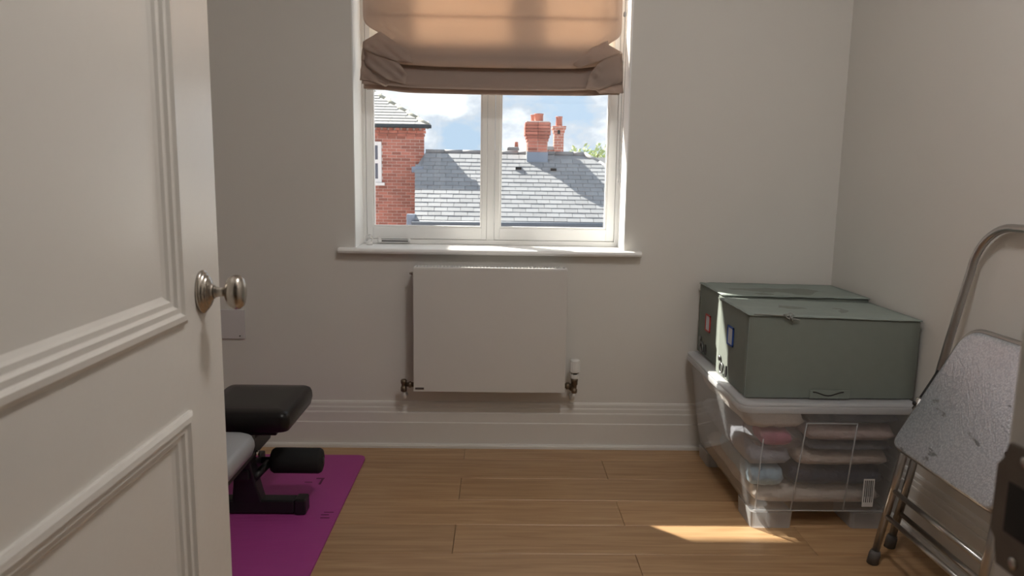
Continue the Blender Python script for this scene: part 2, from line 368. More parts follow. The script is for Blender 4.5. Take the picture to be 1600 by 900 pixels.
def skirting(name, p0, p1, nrm):
    r = sroot(name, p0)
    prof = [(0, 0.0), (0.018, 0.0), (0.018, 0.106), (0.0165, 0.109), (0.0145, 0.109), (0.0145, 0.147), (0.013, 0.152), (0.0105, 0.152), (0.0105, 0.167), (0.009, 0.172), (0.0065, 0.172), (0.0065, 0.186), (0.004, 0.193), (0.0, 0.196)]
    obj('skirting_board', extrude_profile(bmesh.new(), prof, p0, p1, nrm), M['trim'], r)
    q = [(0.018, 0), (0.030, 0.0), (0.030, 0.010), (0.027, 0.016), (0.018, 0.018)]
    obj('floor_bead', extrude_profile(bmesh.new(), q, p0, p1, nrm), M['trim'], r)
skirting('baseboard_back', (XL, 0, 0), (XR, 0, 0), (0, -1, 0))
skirting('baseboard_right', (XR, 0, 0), (XR, YF, 0), (-1, 0, 0))
skirting('baseboard_left', (XL, 0, 0), (XL, YF, 0), (1, 0, 0))

# ------------------------------------------------------------------ window
GY = 0.205                                        # glass plane
win = sroot('window_1', (-0.035, 0.0, 0.836))
FY0, FY1 = 0.175, 0.25
def rect_frame(bm, x0, x1, z0, z1, wl, wr, wb, wt, y0, y1, bev=0.003):
    box(bm, x0, x0+wl, y0, y1, z0, z1, bev); box(bm, x1-wr, x1, y0, y1, z0, z1, bev)
    box(bm, x0+wl-0.001, x1-wr+0.001, y0, y1, z0, z0+wb, bev); box(bm, x0+wl-0.001, x1-wr+0.001, y0, y1, z1-wt, z1, bev)
    return bm
obj('outer_frame', rect_frame(bmesh.new(), WX0, WX1, 0.836, WZ1, 0.018, 0.018, 0.020, 0.03, FY0, FY1), M['frame'], win)
obj('mullion', B(-0.052, -0.020, FY0+0.004, FY1, 0.855, WZ1-0.02, bev=0.003), M['frame'], win)
for (a, b2, gl, gr) in ((WX0+0.019, -0.053, -0.534, -0.0735), (-0.019, WX1-0.019, 0.003, 0.459)):
    s = obj('sash', rect_frame(bmesh.new(), a, b2, 0.8575, WZ1-0.032, gl-a, b2-gr, 0.908-0.8575, 0.05, FY0+0.002, FY1-0.01, 0.003), M['frame'], win)
    # glazing bead, a thin raised strip round the pane
    obj('glazing_bead', rect_frame(bmesh.new(), gl-0.002, gr+0.002, 0.906, 2.199, 0.009, 0.009, 0.009, 0.009, FY0+0.006, GY-0.003, 0.0015), M['frame'], s)
    obj('pane', B(gl-0.001, gr+0.001, GY, GY+0.004, 0.907, 2.20), M['glass'], s)
obj('reveal_board', B(WX0, WX0+0.004, -0.001, FY0, 0.836, WZ1), M['frame'], win); obj('reveal_board', B(WX1-0.004, WX1, -0.001, FY0, 0.836, WZ1), M['frame'], win); obj('reveal_board', B(WX0+0.004, WX1-0.004, -0.001, FY0, WZ1-0.004, WZ1), M['frame'], win)
# sill board
bm = bmesh.new()
prof = [(-0.26, 0.0), (0.034, 0.0), (0.040, -0.004), (0.0425, -0.011), (0.040, -0.018), (0.034, -0.0225), (0.0, -0.0225), (-0.26, -0.0225)]
sill = bmesh.new(); extrude_profile(sill, prof, (WX0+0.0005, 0, 0.836), (WX1-0.0005, 0, 0.836), (0, -1, 0))
prof2 = [(0.0, 0.0), (0.034, 0.0), (0.040, -0.004), (0.0425, -0.011), (0.040, -0.018), (0.034, -0.0225), (0.0, -0.0225)]
extrude_profile(sill, prof2, (-0.640, 0, 0.836), (WX0, 0, 0.836), (0, -1, 0)); extrude_profile(sill, prof2, (WX1, 0, 0.836), (0.577, 0, 0.836), (0, -1, 0))
obj('window_sill', sill, M['frame'], win)
# casement stay on the bottom rail of the left sash
st = obj('casement_stay', B(-0.512, -0.375, FY0-0.016, FY0-0.010, 0.842, 0.862, bev=0.002), M['frame'], win)
obj('stay_slot', B(-0.498, -0.385, FY0-0.0172, FY0-0.0155, 0.8465, 0.8515), M['slot'], st); obj('stay_slot', B(-0.498, -0.385, FY0-0.0172, FY0-0.0155, 0.8565, 0.8585), M['slot'], st)
bm = bmesh.new(); lathe(bm, [(0.005, 0), (0.005, 0.012), (0.009, 0.013), (0.009, 0.02)], (-0.505, FY0-0.002, 0.851), (0, -1, 0), 14); obj('stay_pivot', bm, M['frame'], st, True)
bm = bmesh.new(); lathe(bm, [(0.004, 0), (0.004, 0.012), (0.006, 0.013), (0.006, 0.02)], (-0.378, FY0-0.002, 0.851), (0, -1, 0), 14); obj('stay_pin', bm, M['frame'], st, True)
# cord winder on the sill
cw = thing('cord_winder', 'small white plastic cord clip standing in the left corner of the window sill', 'clip', (-0.536, 0.10, 0.836))
bm = bmesh.new(); lathe(bm, [(0.012, 0), (0.0135, 0.003), (0.0135, 0.012), (0.010, 0.015)], (-0.538, 0.10, 0.836), (0, 0, 1), 18); obj('base', bm, M['plastic_w'], cw, True)
bm = bmesh.new(); tube(bm, [(-0.538+0.013*math.cos(a), 0.10, 0.864+0.016*math.sin(a)) for a in [2*math.pi*i/18 for i in range(18)]], 0.0038, 8, closed=True); obj('loop', bm, M['plastic_w'], cw, True)
bm = bmesh.new(); tube(bm, [(-0.548, 0.095, 0.858), (-0.538, 0.094, 0.868), (-0.528, 0.095, 0.88)], 0.003, 8); obj('lever', bm, M['plastic_w'], cw, True)

# ------------------------------------------------------------------ roman blind
blind = thing('roman_blind', 'dusty pink fabric roman blind half raised over the window', 'blind', (-0.03, 0.05, 2.24))
obj('head_rail', B(-0.55, 0.485, 0.03, 0.085, 2.235, 2.265, bev=0.003), M['frame'], blind)
BX0, BX1 = -0.543, 0.477
def lerp(a, b, t): return a+(b-a)*t
def sm(a, b, x):
    t = max(0.0, min(1.0, (x-a)/(b-a))); return t*t*(3-2*t)
def cloth_sheet(prof, nu, edge_l, edge_r, sag, crump, seed, thick=0.0012):
    """prof: list of (y,z); edge_l/r(v): inset of the side edges; sag(u,v): dz; crump: crumple amplitude near sides"""
    bm = bmesh.new(); nv = len(prof); G = []
    for i in range(nu+1):
        u = i/nu; col = []
        for j, (y, z) in enumerate(prof):
            v = j/(nv-1)
            x0 = BX0 + edge_l(v); x1 = BX1 - edge_r(v)
            x = lerp(x0, x1, u)
            e = max(1-sm(0.0, 0.16, u), sm(0.84, 1.0, u))
            n1 = noise.noise(Vector((u*34+seed, v*5.0, seed))); n2 = noise.noise(Vector((u*10+seed*3, v*9.0, seed+5)))
            yy = y + crump*e*(n1*0.8+n2) ; zz = z + sag(u, v) + crump*e*0.8*n2
            col.append(bm.verts.new((x, yy, zz)))
        G.append(col)
    for i in range(nu):
        for j in range(nv-1): bm.faces.new((G[i][j], G[i+1][j], G[i+1][j+1], G[i][j+1]))
    return bm
def resample(pts, n):
    P3 = [Vector((a, b, 0)) for a, b in pts]
    # Catmull-Rom through the points
    out = []
    for i in range(len(P3)-1):
        p0 = P3[max(i-1, 0)]; p1 = P3[i]; p2 = P3[i+1]; p3 = P3[min(i+2, len(P3)-1)]
        for k in range(n):
            t = k/n
            q = 0.5*((2*p1) + (p2-p0)*t + (2*p0-5*p1+4*p2-p3)*t*t + (3*p1-p0-3*p2+p3)*t**3); out.append((q.x, q.y))
    out.append(pts[-1]); return out
def bump_at(v, c, w): return math.exp(-((v-c)/w)**2)
def solid(o, t=0.0014):
    md = o.modifiers.new('thickness', 'SOLIDIFY'); md.thickness = t; md.offset = 0
# main drop with the big front fold
pA = resample([(0.055, 2.24), (0.053, 2.05), (0.052, 1.90), (0.050, 1.78), (0.046, 1.70), (0.036, 1.645), (0.016, 1.60), (0.000, 1.572), (0.004, 1.553), (0.022, 1.562), (0.045, 1.585)], 7)
zs = [z for y, z in pA]
def vz(z):                                   # v of the first profile point at or below height z
    for j, zz in enumerate(zs):
        if zz <= z: return j/(len(zs)-1)
    return 1
cL, cR = vz(1.672), vz(1.645)
drop = cloth_sheet(pA, 90, lambda v: 0.072*bump_at(v, cL, 0.055) , lambda v: 0.058*bump_at(v, cR, 0.055),
                   lambda u, v: (0.012*(1-sm(0, 0.3, u))*sm(0.45, 0.9, v)) + 0.022*sm(0.80, 1.0, u)*sm(0.5, 0.9, v) - 0.006*math.sin(math.pi*u)*sm(0.5, 0.9, v), 0.010, 3.1)
o = obj('fabric_drop', drop, M['blind'], blind, True); solid(o)
# faint horizontal batten pocket
bm = bmesh.new(); box(bm, BX0+0.01, BX1-0.01, 0.0555, 0.0595, 1.742, 1.750, 0.001); obj('batten', bm, M['blind'], blind)
pB = resample([(0.046, 1.600), (0.040, 1.568), (0.026, 1.535), (0.012, 1.505), (0.004, 1.483), (0.010, 1.471), (0.026, 1.478), (0.046, 1.50)], 7)
low = cloth_sheet(pB, 90, lambda v: 0.022*bump_at(v, 0.18, 0.12), lambda v: 0.020*bump_at(v, 0.12, 0.1),
                  lambda u, v: 0.016*(1-sm(0, 0.22, u))*(1-v*0.3) + 0.014*sm(0.8, 1, u) - 0.006*math.sin(math.pi*u), 0.013, 8.4)
o = obj('lower_fold', low, M['blind'], blind, True); solid(o)
pC = resample([(0.044, 1.52), (0.040, 1.495), (0.034, 1.472), (0.031, 1.455), (0.034, 1.453), (0.040, 1.468)], 6)
hem = cloth_sheet(pC, 80, lambda v: 0.004*v, lambda v: 0.004*v, lambda u, v: 0.012*(1-sm(0, 0.2, u)) - 0.004*math.sin(math.pi*u) + 0.004*sm(0.85, 1, u), 0.006, 12.7)
o = obj('hem_fold', hem, M['blind'], blind, True); solid(o)
pL = resample([(0.062, 1.63), (0.063, 1.55), (0.060, 1.475), (0.055, 1.463), (0.051, 1.48), (0.052, 1.56), (0.054, 1.62)], 4)
o = obj('lining_fold', cloth_sheet(pL, 30, lambda v: 0.01, lambda v: 0.01, lambda u, v: 0.0, 0.0, 1.0), mat('blind_lining', (0.55, 0.50, 0.46, 1), 0.8), blind, True); solid(o, 0.003)
pS = resample([(0.082, 2.24), (0.080, 2.0), (0.079, 1.80), (0.076, 1.66), (0.074, 1.60)], 3)
M['lining'] = fabric_mat('blind_lining_sheet', (0.80, 0.74, 0.68, 1), 0.8)
o = obj('lining_sheet', cloth_sheet(pS, 12, lambda v: 0.02, lambda v: 0.02, lambda u, v: 0.0, 0.0, 1.0), M['lining'], blind, True); solid(o, 0.001)
# gathered ears where the folds bunch up at the two sides
def flap(poly, y, bulge, seed):
    bm = bmesh.new(); c = sum((Vector((a, 0, b)) for a, b in poly), Vector())/len(poly)
    vs = [bm.verts.new((a, y, b)) for a, b in poly]; cv = bm.verts.new((c.x, y, c.z))
    for k in range(len(vs)): bm.faces.new((vs[k], vs[(k+1) % len(vs)], cv))
    bmesh.ops.subdivide_edges(bm, edges=bm.edges, cuts=4, use_grid_fill=True)
    R_ = max((Vector((a, 0, b))-c).length for a, b in poly)
    for v in bm.verts:
        d = (Vector((v.co.x, 0, v.co.z))-c).length/R_
        v.co.y += -bulge*max(0, 1-d*d) + 0.006*noise.noise(Vector((v.co.x*38+seed, v.co.z*30, seed))) + 0.0035*math.sin((v.co.x*0.8+v.co.z)*150+seed)
    return bm
FL = {'L': [[(-0.468, 1.673), (-0.535, 1.634), (-0.535, 1.61), (-0.474, 1.582), (-0.4, 1.562), (-0.342, 1.56), (-0.355, 1.603), (-0.424, 1.645)],
            [(-0.534, 1.609), (-0.525, 1.546), (-0.444, 1.494), (-0.371, 1.478), (-0.366, 1.52), (-0.401, 1.563), (-0.475, 1.581)],
            [(-0.541, 1.586), (-0.55, 1.491), (-0.502, 1.489), (-0.45, 1.468), (-0.427, 1.488), (-0.482, 1.526), (-0.527, 1.545)]],
      'R': [[(0.414, 1.656), (0.42, 1.639), (0.473, 1.613), (0.382, 1.576), (0.307, 1.55), (0.282, 1.566), (0.355, 1.628)],
            [(0.475, 1.612), (0.481, 1.503), (0.386, 1.467), (0.333, 1.471), (0.342, 1.515), (0.366, 1.552), (0.388, 1.577)],
            [(0.479, 1.523), (0.487, 1.46), (0.39, 1.456), (0.375, 1.47), (0.412, 1.503)]]}
for sd, key in ((2.2, 'L'), (6.6, 'R')):
    for k, (poly, y) in enumerate(zip(FL[key], (-0.006, 0.000, 0.010))):
        o = obj('side_gather', flap(poly, y, 0.012, sd+k), M['blind'], blind, True); solid(o)
# bead chain loop at the right edge
bm = bmesh.new()
for s_, x_ in ((0, 0.486), (1, 0.4945)):
    for k in range(190):
        z = 2.235 - k*0.0062
        if z < 1.11: break
        bmesh.ops.create_icosphere(bm, subdivisions=1, radius=0.0021, matrix=Matrix.Translation((x_ - (2.01-z)*0.006, 0.022, z)))
o = obj('bead_chain', bm, M['pewter'], blind, True); o['kind'] = 'stuff'
bm = bmesh.new(); lathe(bm, [(0.003, 0), (0.0062, 0.004), (0.0062, 0.015), (0.003, 0.02)], (0.4835, 0.024, 1.752), (0, 0, 1), 14); obj('chain_connector', bm, M['plastic_w'], blind, True)

# ------------------------------------------------------------------ radiator
rad = thing('radiator', 'flat white panel radiator hung on the wall below the window sill', 'radiator', (-0.03, -0.05, 0.266))
obj('front_panel', B(-0.334, 0.275, -0.104, -0.098, 0.266, 0.767, bev=0.002), M['rad'], rad)
for (a, b2) in ((-0.334, -0.331), (0.272, 0.275)): obj('side_panel', B(a, b2, -0.099, -0.040, 0.272, 0.767, bev=0.001), M['rad'], rad)
obj('water_panel', B(-0.325, 0.266, -0.086, -0.060, 0.272, 0.750, bev=0.006), M['rad'], rad)
gr = obj('top_grille', rect_frame(bmesh.new(), -0.332, 0.273, 0, 1, 0.012, 0.012, 0.0, 0.0, -0.099, -0.040) if False else B(-0.332, 0.273, -0.1035, -0.096, 0.762, 0.772, bev=0.002), M['grille'], rad)
box_b = B(-0.332, 0.273, -0.046, -0.040, 0.762, 0.772, bev=0.002); obj('grille_rail', box_b, M['grille'], rad)
me_bar = None
for k in range(46):
    x = -0.327 + k*0.0132
    if me_bar is None:
        bm = bmesh.new(); box(bm, -0.0034, 0.0034, -0.0255, 0.0255, -0.002, 0.002)
        me_bar = bpy.data.meshes.new('grille_bar'); bm.to_mesh(me_bar); bm.free(); me_bar.materials.append(M['grille'])
    inst('grille_bar', me_bar, (x, -0.071, 0.7695), rad)
for x in (-0.25, 0.19): obj('wall_bracket', B(x, x+0.03, -0.060, -0.0005, 0.33, 0.70), M['rad'], rad)
bd = obj('badge', B(-0.327, -0.292, -0.1055, -0.1035, 0.276, 0.284, bev=0.0005), M['pewter'], rad, label='small dark maker badge at lower left of panel')
# bleed valve at the upper left
bm = bmesh.new(); lathe(bm, [(0.006, 0), (0.006, 0.012), (0.004, 0.013), (0.004, 0.018)], (-0.334, -0.072, 0.742), (-1, 0, 0), 12); obj('bleed_valve', bm, M['nickel'], rad, True)
# lockshield valve, left
lv = bmesh.new(); lathe(lv, [(0.010, 0), (0.010, 0.012), (0.013, 0.013), (0.013, 0.022), (0.009, 0.023), (0.009, 0.042)], (-0.334, -0.073, 0.287), (-1, 0, 0), 16)
lathe(lv, [(0.012, 0), (0.013, 0.004), (0.012, 0.018), (0.0095, 0.020), (0.0095, 0.032), (0.012, 0.033), (0.0125, 0.045), (0.008, 0.05)], (-0.377, -0.073, 0.259), (0, 0, 1), 16)
lk = obj('lockshield_valve', lv, M['brass'], rad, True)
bm = bmesh.new(); tube(bm, [(-0.377, -0.073, 0.262), (-0.377, -0.073, 0.245), (-0.376, -0.066, 0.232), (-0.376, -0.045, 0.226), (-0.376, 0.0, 0.226)], 0.0078, 10); obj('pipe', bm, M['plastic_w'], lk, True)
# thermostatic valve, right
tv = bmesh.new(); lathe(tv, [(0.010, 0), (0.010, 0.006), (0.0145, 0.007), (0.0145, 0.020), (0.010, 0.022), (0.010, 0.040)], (0.275, -0.073, 0.288), (1, 0, 0), 16)
lathe(tv, [(0.010, 0), (0.012, 0.003), (0.0125, 0.016), (0.0095, 0.018), (0.0105, 0.034), (0.0135, 0.036), (0.0135, 0.05), (0.0145, 0.051), (0.0145, 0.062)], (0.316, -0.073, 0.258), (0, 0, 1), 16)
tube(tv, [(0.314, -0.073, 0.288), (0.300, -0.073, 0.270)], 0.009, 10)
tvo = obj('thermostatic_valve', tv, M['brass'], rad, True)
hd = bmesh.new(); lathe(hd, [(0.0165, 0), (0.0175, 0.002), (0.0175, 0.018), (0.016, 0.020)], (0.316, -0.073, 0.320), (0, 0, 1), 20)
lathe(hd, [(0.0205, 0.0), (0.0215, 0.003), (0.0205, 0.046), (0.018, 0.052), (0.010, 0.053)], (0.316, -0.073, 0.346), (0, 0, 1), 20); lathe(hd, [(0.0155, 0), (0.0155, 0.008)], (0.316, -0.073, 0.339), (0, 0, 1), 20)
h = obj('thermostat_head', hd, M['plastic_w'], tvo, 'auto', label='white dial head')
rb = bmesh.new()
for k in range(16):
    a = 2*math.pi*k/16; box(rb, 0.316+0.0208*math.cos(a)-0.0012, 0.316+0.0208*math.cos(a)+0.0012, -0.073+0.0208*math.sin(a)-0.0012, -0.073+0.0208*math.sin(a)+0.0012, 0.352, 0.388)
obj('grip_ribs', rb, M['plastic_w'], h)
obj('scale_window', B(0.309, 0.323, -0.0925, -0.088, 0.340, 0.3455), M['slot'], h)
bm = bmesh.new(); tube(bm, [(0.316, -0.073, 0.262), (0.314, -0.073, 0.246), (0.312, -0.064, 0.232), (0.310, -0.045, 0.226), (0.310, 0.0, 0.226)], 0.0078, 10); obj('pipe', bm, M['plastic_w'], tvo, True)

# ------------------------------------------------------------------ wall plate beside the door
wp = thing('wall_plate', 'pale blank wall plate low on the back wall just behind the door knob', 'wall plate', (-1.105, 0, 0.453))
obj('plate', B(-1.178, -1.032, -0.009, 0, 0.453, 0.575, bev=0.0025), mat('plate_grey_white', (0.66, 0.63, 0.63, 1), 0.4), wp)
for x in (-1.165, -1.052):
    bm = bmesh.new(); lathe(bm, [(0.003, 0), (0.003, 0.0015), (0.002, 0.002)], (x, -0.009, 0.466), (0, -1, 0), 10); obj('screw', bm, M['slot'], wp, True)

# ------------------------------------------------------------------ door (open inwards, seen from the doorway)
door = sroot('door_1', (DX0-0.022, YF, 0.006))
DY0, DY1 = YF+0.002, -1.787
core = obj('door_leaf', B(DX0-0.040, DX0-0.010, DY0, DY1, 0.006, 2.03), M['door'], door)
SR, SLt = -1.932, -2.40                            # panel opening: latch stile, hinge stile
def slab(y0, y1, z0, z1): return B(DX0-0.044, DX0, y0, y1, z0, z1)
obj('latch_stile', slab(SR, DY1, 0.006, 2.03), M['door'], door); obj('hinge_stile', slab(DY0, SLt, 0.006, 2.03), M['door'], door)
obj('lock_rail', slab(SLt-0.0, SR, 0.775, 0.915), M['door'], door); obj('top_rail', slab(SLt, SR, 1.90, 2.03), M['door'], door); obj('bottom_rail', slab(SLt, SR, 0.006, 0.21), M['door'], door)
def moulding(z0, z1, y0, y1):
    # stepped bolection running round the opening; (inset, height above the stile face)
    prof = [(-0.004, 0.0), (-0.004, 0.005), (0.002, 0.008), (0.010, 0.0085), (0.013, 0.004), (0.0145, 0.003), (0.022, 0.0035), (0.0245, -0.001), (0.026, -0.002), (0.033, -0.002), (0.036, -0.006), (0.042, -0.0095), (0.042, -0.012)]
    bm = bmesh.new(); Ls = []
    for ins, hh in prof:
        Ls.append([Vector((DX0+hh, y0+ins, z0+ins)), Vector((DX0+hh, y1-ins, z0+ins)), Vector((DX0+hh, y1-ins, z1-ins)), Vector((DX0+hh, y0+ins, z1-ins))])
    loft(bm, Ls, False, False); return bm
for (z0, z1) in ((0.915, 1.90), (0.21, 0.775)):
    pnl = obj('door_panel', B(DX0-0.034, DX0-0.0095, SLt+0.03, SR-0.03, z0+0.03, z1-0.03), M['door'], door)
    obj('panel_moulding', moulding(z0, z1, SLt, SR), M['door'], pnl)
KY, KZ = -1.862, 0.947
hk = obj('door_knob', lathe(bmesh.new(), [(0.007, 0.012), (0.0085, 0.014), (0.0085, 0.020), (0.007, 0.024), (0.0062, 0.030), (0.0064, 0.035), (0.010, 0.0375), (0.017, 0.041), (0.0215, 0.0465), (0.0232, 0.053), (0.0225, 0.059), (0.0185, 0.0645), (0.011, 0.067), (0.004, 0.0678)], (DX0, KY, KZ), (1, 0, 0), 32, 0.86, 1.16), M['nickel'], door, True, label='satin nickel oval knob')
obj('knob_rose', lathe(bmesh.new(), [(0.0285, 0), (0.0295, 0.002), (0.0295, 0.0045), (0.0280, 0.0060), (0.0262, 0.0060), (0.0258, 0.0085), (0.0240, 0.0098), (0.0222, 0.0098), (0.0218, 0.0122), (0.0200, 0.0134), (0.0180, 0.0134), (0.0172, 0.0150), (0.0120, 0.0165), (0.0105, 0.0185), (0.009, 0.021)], (DX0, KY, KZ), (1, 0, 0), 40, 0.86, 1.14), M['nickel'], hk, 'auto')
bm = lathe(bmesh.new(), [(0.0285, 0), (0.0295, 0.002), (0.025, 0.0055), (0.012, 0.010), (0.007, 0.03), (0.017, 0.041), (0.0232, 0.053), (0.0185, 0.0645), (0.004, 0.0678)], (DX0-0.044, KY, KZ), (-1, 0, 0), 28, 0.86, 1.14)
obj('door_knob', bm, M['nickel'], door, True)
obj('latch_plate', B(DX0-0.036, DX0-0.008, DY1-0.001, DY1+0.002, KZ-0.06, KZ+0.06), M['iron'], door)
# door lining with the strike plate on the right jamb
tr = sroot('trim_1', (0, YF-0.06, 0))
bm = bmesh.new(); box(bm, DX1, DX1+0.03, YF-0.125, YF+0.004, 0, 2.06, 0.002); obj('jamb', bm, M['trim'], tr)
bm = bmesh.new(); box(bm, DX0-0.05, DX0-0.045, YF-0.125, YF-0.004, 0, 2.06); obj('jamb', bm, M['trim'], tr)
bm = bmesh.new(); box(bm, DX0-0.05, DX1+0.03, YF-0.125, YF+0.004, 2.035, 2.06); obj('head', bm, M['trim'], tr)
bm = bmesh.new(); box(bm, DX1-0.012, DX1, YF-0.125, YF-0.048, 0, 2.035, 0.002); obj('door_stop', bm, M['trim'], tr)
sp = bmesh.new(); pts = [(-0.044, -0.042), (-0.002, -0.042), (0.002, -0.026), (0.007, -0.022), (0.007, 0.024), (0.002, 0.030), (-0.002, 0.042), (-0.044, 0.042)]
A_ = [sp.verts.new((DX1-0.0005, YF+a, 0.922+b)) for a, b in pts]; D_ = [sp.verts.new((DX1-0.003, YF+a, 0.922+b)) for a, b in pts]
sp.faces.new(A_); sp.faces.new(D_[::-1])
for k in range(8): sp.faces.new((A_[k], A_[(k+1) % 8], D_[(k+1) % 8], D_[k]))
spo = obj('strike_plate', sp, M['iron'], tr)
obj('latch_hole', B(DX1-0.0036, DX1-0.0028, YF-0.030, YF-0.006, 0.905, 0.939), M['dark_gap'], spo)
for dz in (-0.034, 0.034):
    bm = bmesh.new(); lathe(bm, [(0.004, 0), (0.004, 0.001), (0.002, 0.0015)], (DX1-0.003, YF-0.018, 0.922+dz), (-1, 0, 0), 10); obj('screw', bm, M['nickel'], spo, True)
# architraves
bm = bmesh.new(); box(bm, DX1+0.012, DX1+0.08, YF, YF+0.015, 0, 2.11, 0.003); obj('architrave', bm, M['trim'], tr)
bm = bmesh.new(); box(bm, DX1+0.004, DX1+0.08, YF-0.14, YF-0.12, 0, 2.11, 0.003); obj('architrave', bm, M['trim'], tr)

# ------------------------------------------------------------------ exercise mat and bench
mt = thing('exercise_mat', 'purple ribbed foam exercise mat lying on the floor under the bench', 'mat', (-0.83, -1.0, 0))
bm = bmesh.new(); loft(bm, [rrect(-1.15, -0.522, -1.95, -0.130, z, r) for z, r in ((0.0003, 0.035), (0.002, 0.037), (0.006, 0.037), (0.008, 0.034))]); obj('pad', bm, M['mat'], mt)
for (x0, x1, y0, y1) in ((-0.665, -0.635, -0.372, -0.362), (-0.575, -0.545, -0.690, -0.684), (-0.578, -0.552, -0.668, -0.662), (-0.572, -0.540, -0.648, -0.643), (-0.645, -0.637, -0.42, -0.372), (-0.70, -0.672, -0.405, -0.398)):
    obj('scuff', B(x0, x1, y0, y1, 0.0079, 0.0084), M['mat_dark'], mt)

bc = -0.815                                          # bench centre line
MZ = 0.0082
bench = thing('weight_bench', 'black weight bench with grey seat half hidden behind the open door', 'bench', (bc, -0.7, MZ))
def pad(x0, x1, y0, y1, z0, z1, r, crown):
    n = 5; Ls = []
    for z, ins in ((z0, 0.022), (z0+0.006, 0.006), (z0+(z1-z0)*0.45, 0.0), (z1-0.018, 0.0015), (z1-0.007, 0.006), (z1-0.001, 0.016), (z1+crown, 0.05), (z1+crown*1.3, 0.085)):
        Ls.append(rrect(x0+ins, x1-ins, y0+ins, y1-ins, z, max(0.01, r-ins*0.6), n))
    return loft(bmesh.new(), Ls)
obj('back_pad', pad(bc-0.145, -0.655, -0.745, -0.405, 0.312, 0.382, 0.03, 0.002), M['black_vinyl'], bench, True, label='black vinyl pad')
obj('seat_pad', pad(bc-0.12, -0.722, -1.12, -0.808, 0.288, 0.350, 0.06, 0.004), M['grey_vinyl'], bench, True, label='pale grey vinyl seat pad')
obj('pad_board', B(bc-0.10, -0.735, -1.10, -0.82, 0.272, 0.288, bev=0.004), M['black_metal'], bench)
obj('pad_board', B(bc-0.10, -0.70, -0.72, -0.44, 0.300, 0.318, bev=0.004), M['black_metal'], bench)
obj('main_beam', B(bc-0.03, bc+0.03, -1.45, -0.50, 0.212, 0.272, bev=0.006), M['black_metal'], bench)
ft = obj('foot_tube', B(bc-0.18, bc+0.15, -0.668, -0.618, MZ+0.004, 0.058, bev=0.005), M['black_metal'], bench)
obj('end_cap', B(bc+0.15, bc+0.188, -0.671, -0.615, MZ, 0.062, bev=0.006), M['black_metal'], ft); obj('end_cap', B(bc-0.218, bc-0.18, -0.671, -0.615, MZ, 0.062, bev=0.006), M['black_metal'], ft)
ft = obj('foot_tube', B(bc-0.18, bc+0.02, -1.45, -1.40, MZ+0.004, 0.058, bev=0.005), M['black_metal'], bench)
bm = bmesh.new(); tube(bm, [(bc, -1.425, 0.05), (bc, -1.425, 0.24)], 0.028, 4); obj('rear_post', bm, M['black_metal'], bench)
# front post: a leaning flat-sided column with gusset
bm = bmesh.new(); loft(bm, [rrect(bc-0.055, bc+0.045, -0.668, -0.618, 0.05, 0.006, 2), rrect(bc-0.045, bc+0.028, -0.678, -0.620, 0.12, 0.006, 2), rrect(bc-0.035, bc+0.022, -0.70, -0.64, 0.19, 0.006, 2), rrect(bc-0.03, bc+0.03, -0.73, -0.66, 0.30, 0.006, 2)]); obj('front_post', bm, M['black_metal'], bench)
bm = bmesh.new(); box(bm, bc-0.028, bc+0.015, -0.70, -0.52, 0.14, 0.175, 0.004); obj('roller_arm', bm, M['black_metal'], bench)
bm = bmesh.new(); tube(bm, [(bc-0.2, -0.56, 0.155), (bc+0.225, -0.56, 0.155)], 0.012, 12); ax = obj('roller_axle', bm, M['black_metal'], bench, True)
bm = bmesh.new(); tube(bm, [(bc+0.02, -0.665, 0.135), (bc+0.045, -0.585, 0.155)], 0.014, 10); obj('roller_brace', bm, M['black_metal'], bench, True)
for (a, b2) in ((bc+0.048, bc+0.222), (bc-0.21, bc-0.032)):
    bm = lathe(bmesh.new(), [(0.028, 0), (0.038, 0.003), (0.0435, 0.012), (0.0435, b2-a-0.012), (0.038, b2-a-0.003), (0.028, b2-a)], (a, -0.56, 0.155), (1, 0, 0), 28); obj('foam_roller', bm, M['foam'], bench, True)
bm = bmesh.new(); lathe(bm, [(0.006, 0), (0.006, 0.012), (0.012, 0.013), (0.012, 0.02)], (bc+0.03, -0.70, 0.232), (1, 0, 0), 12); obj('bolt', bm, M['nickel'], bench, True)

# ------------------------------------------------------------------ clear storage bin with clothes
bn = thing('storage_bin', 'large clear plastic storage bin full of clothes under the grey green boxes', 'storage bin', (1.06, -0.39, 0))
X0, X1, Y0, Y1 = 0.790, 1.332, -0.742, -0.042
def bl(z, ins, r=0.035): return rrect(X0+ins, X1-ins, Y0+ins*0.45, Y1-ins*0.8, z, r)
w = 0.0028
Ls = [bl(0.062, 0.043), bl(0.056, 0.048), bl(0.056, 0.10)]
bm = bmesh.new(); loft(bm, [bl(0.400, 0.0), bl(0.30, 0.012), bl(0.16, 0.029), bl(0.075, 0.040), bl(0.060, 0.046), bl(0.056, 0.06), bl(0.059, 0.062), bl(0.063, 0.050), bl(0.078, 0.043), bl(0.16, 0.032), bl(0.30, 0.015), bl(0.400, 0.003)], False, False)
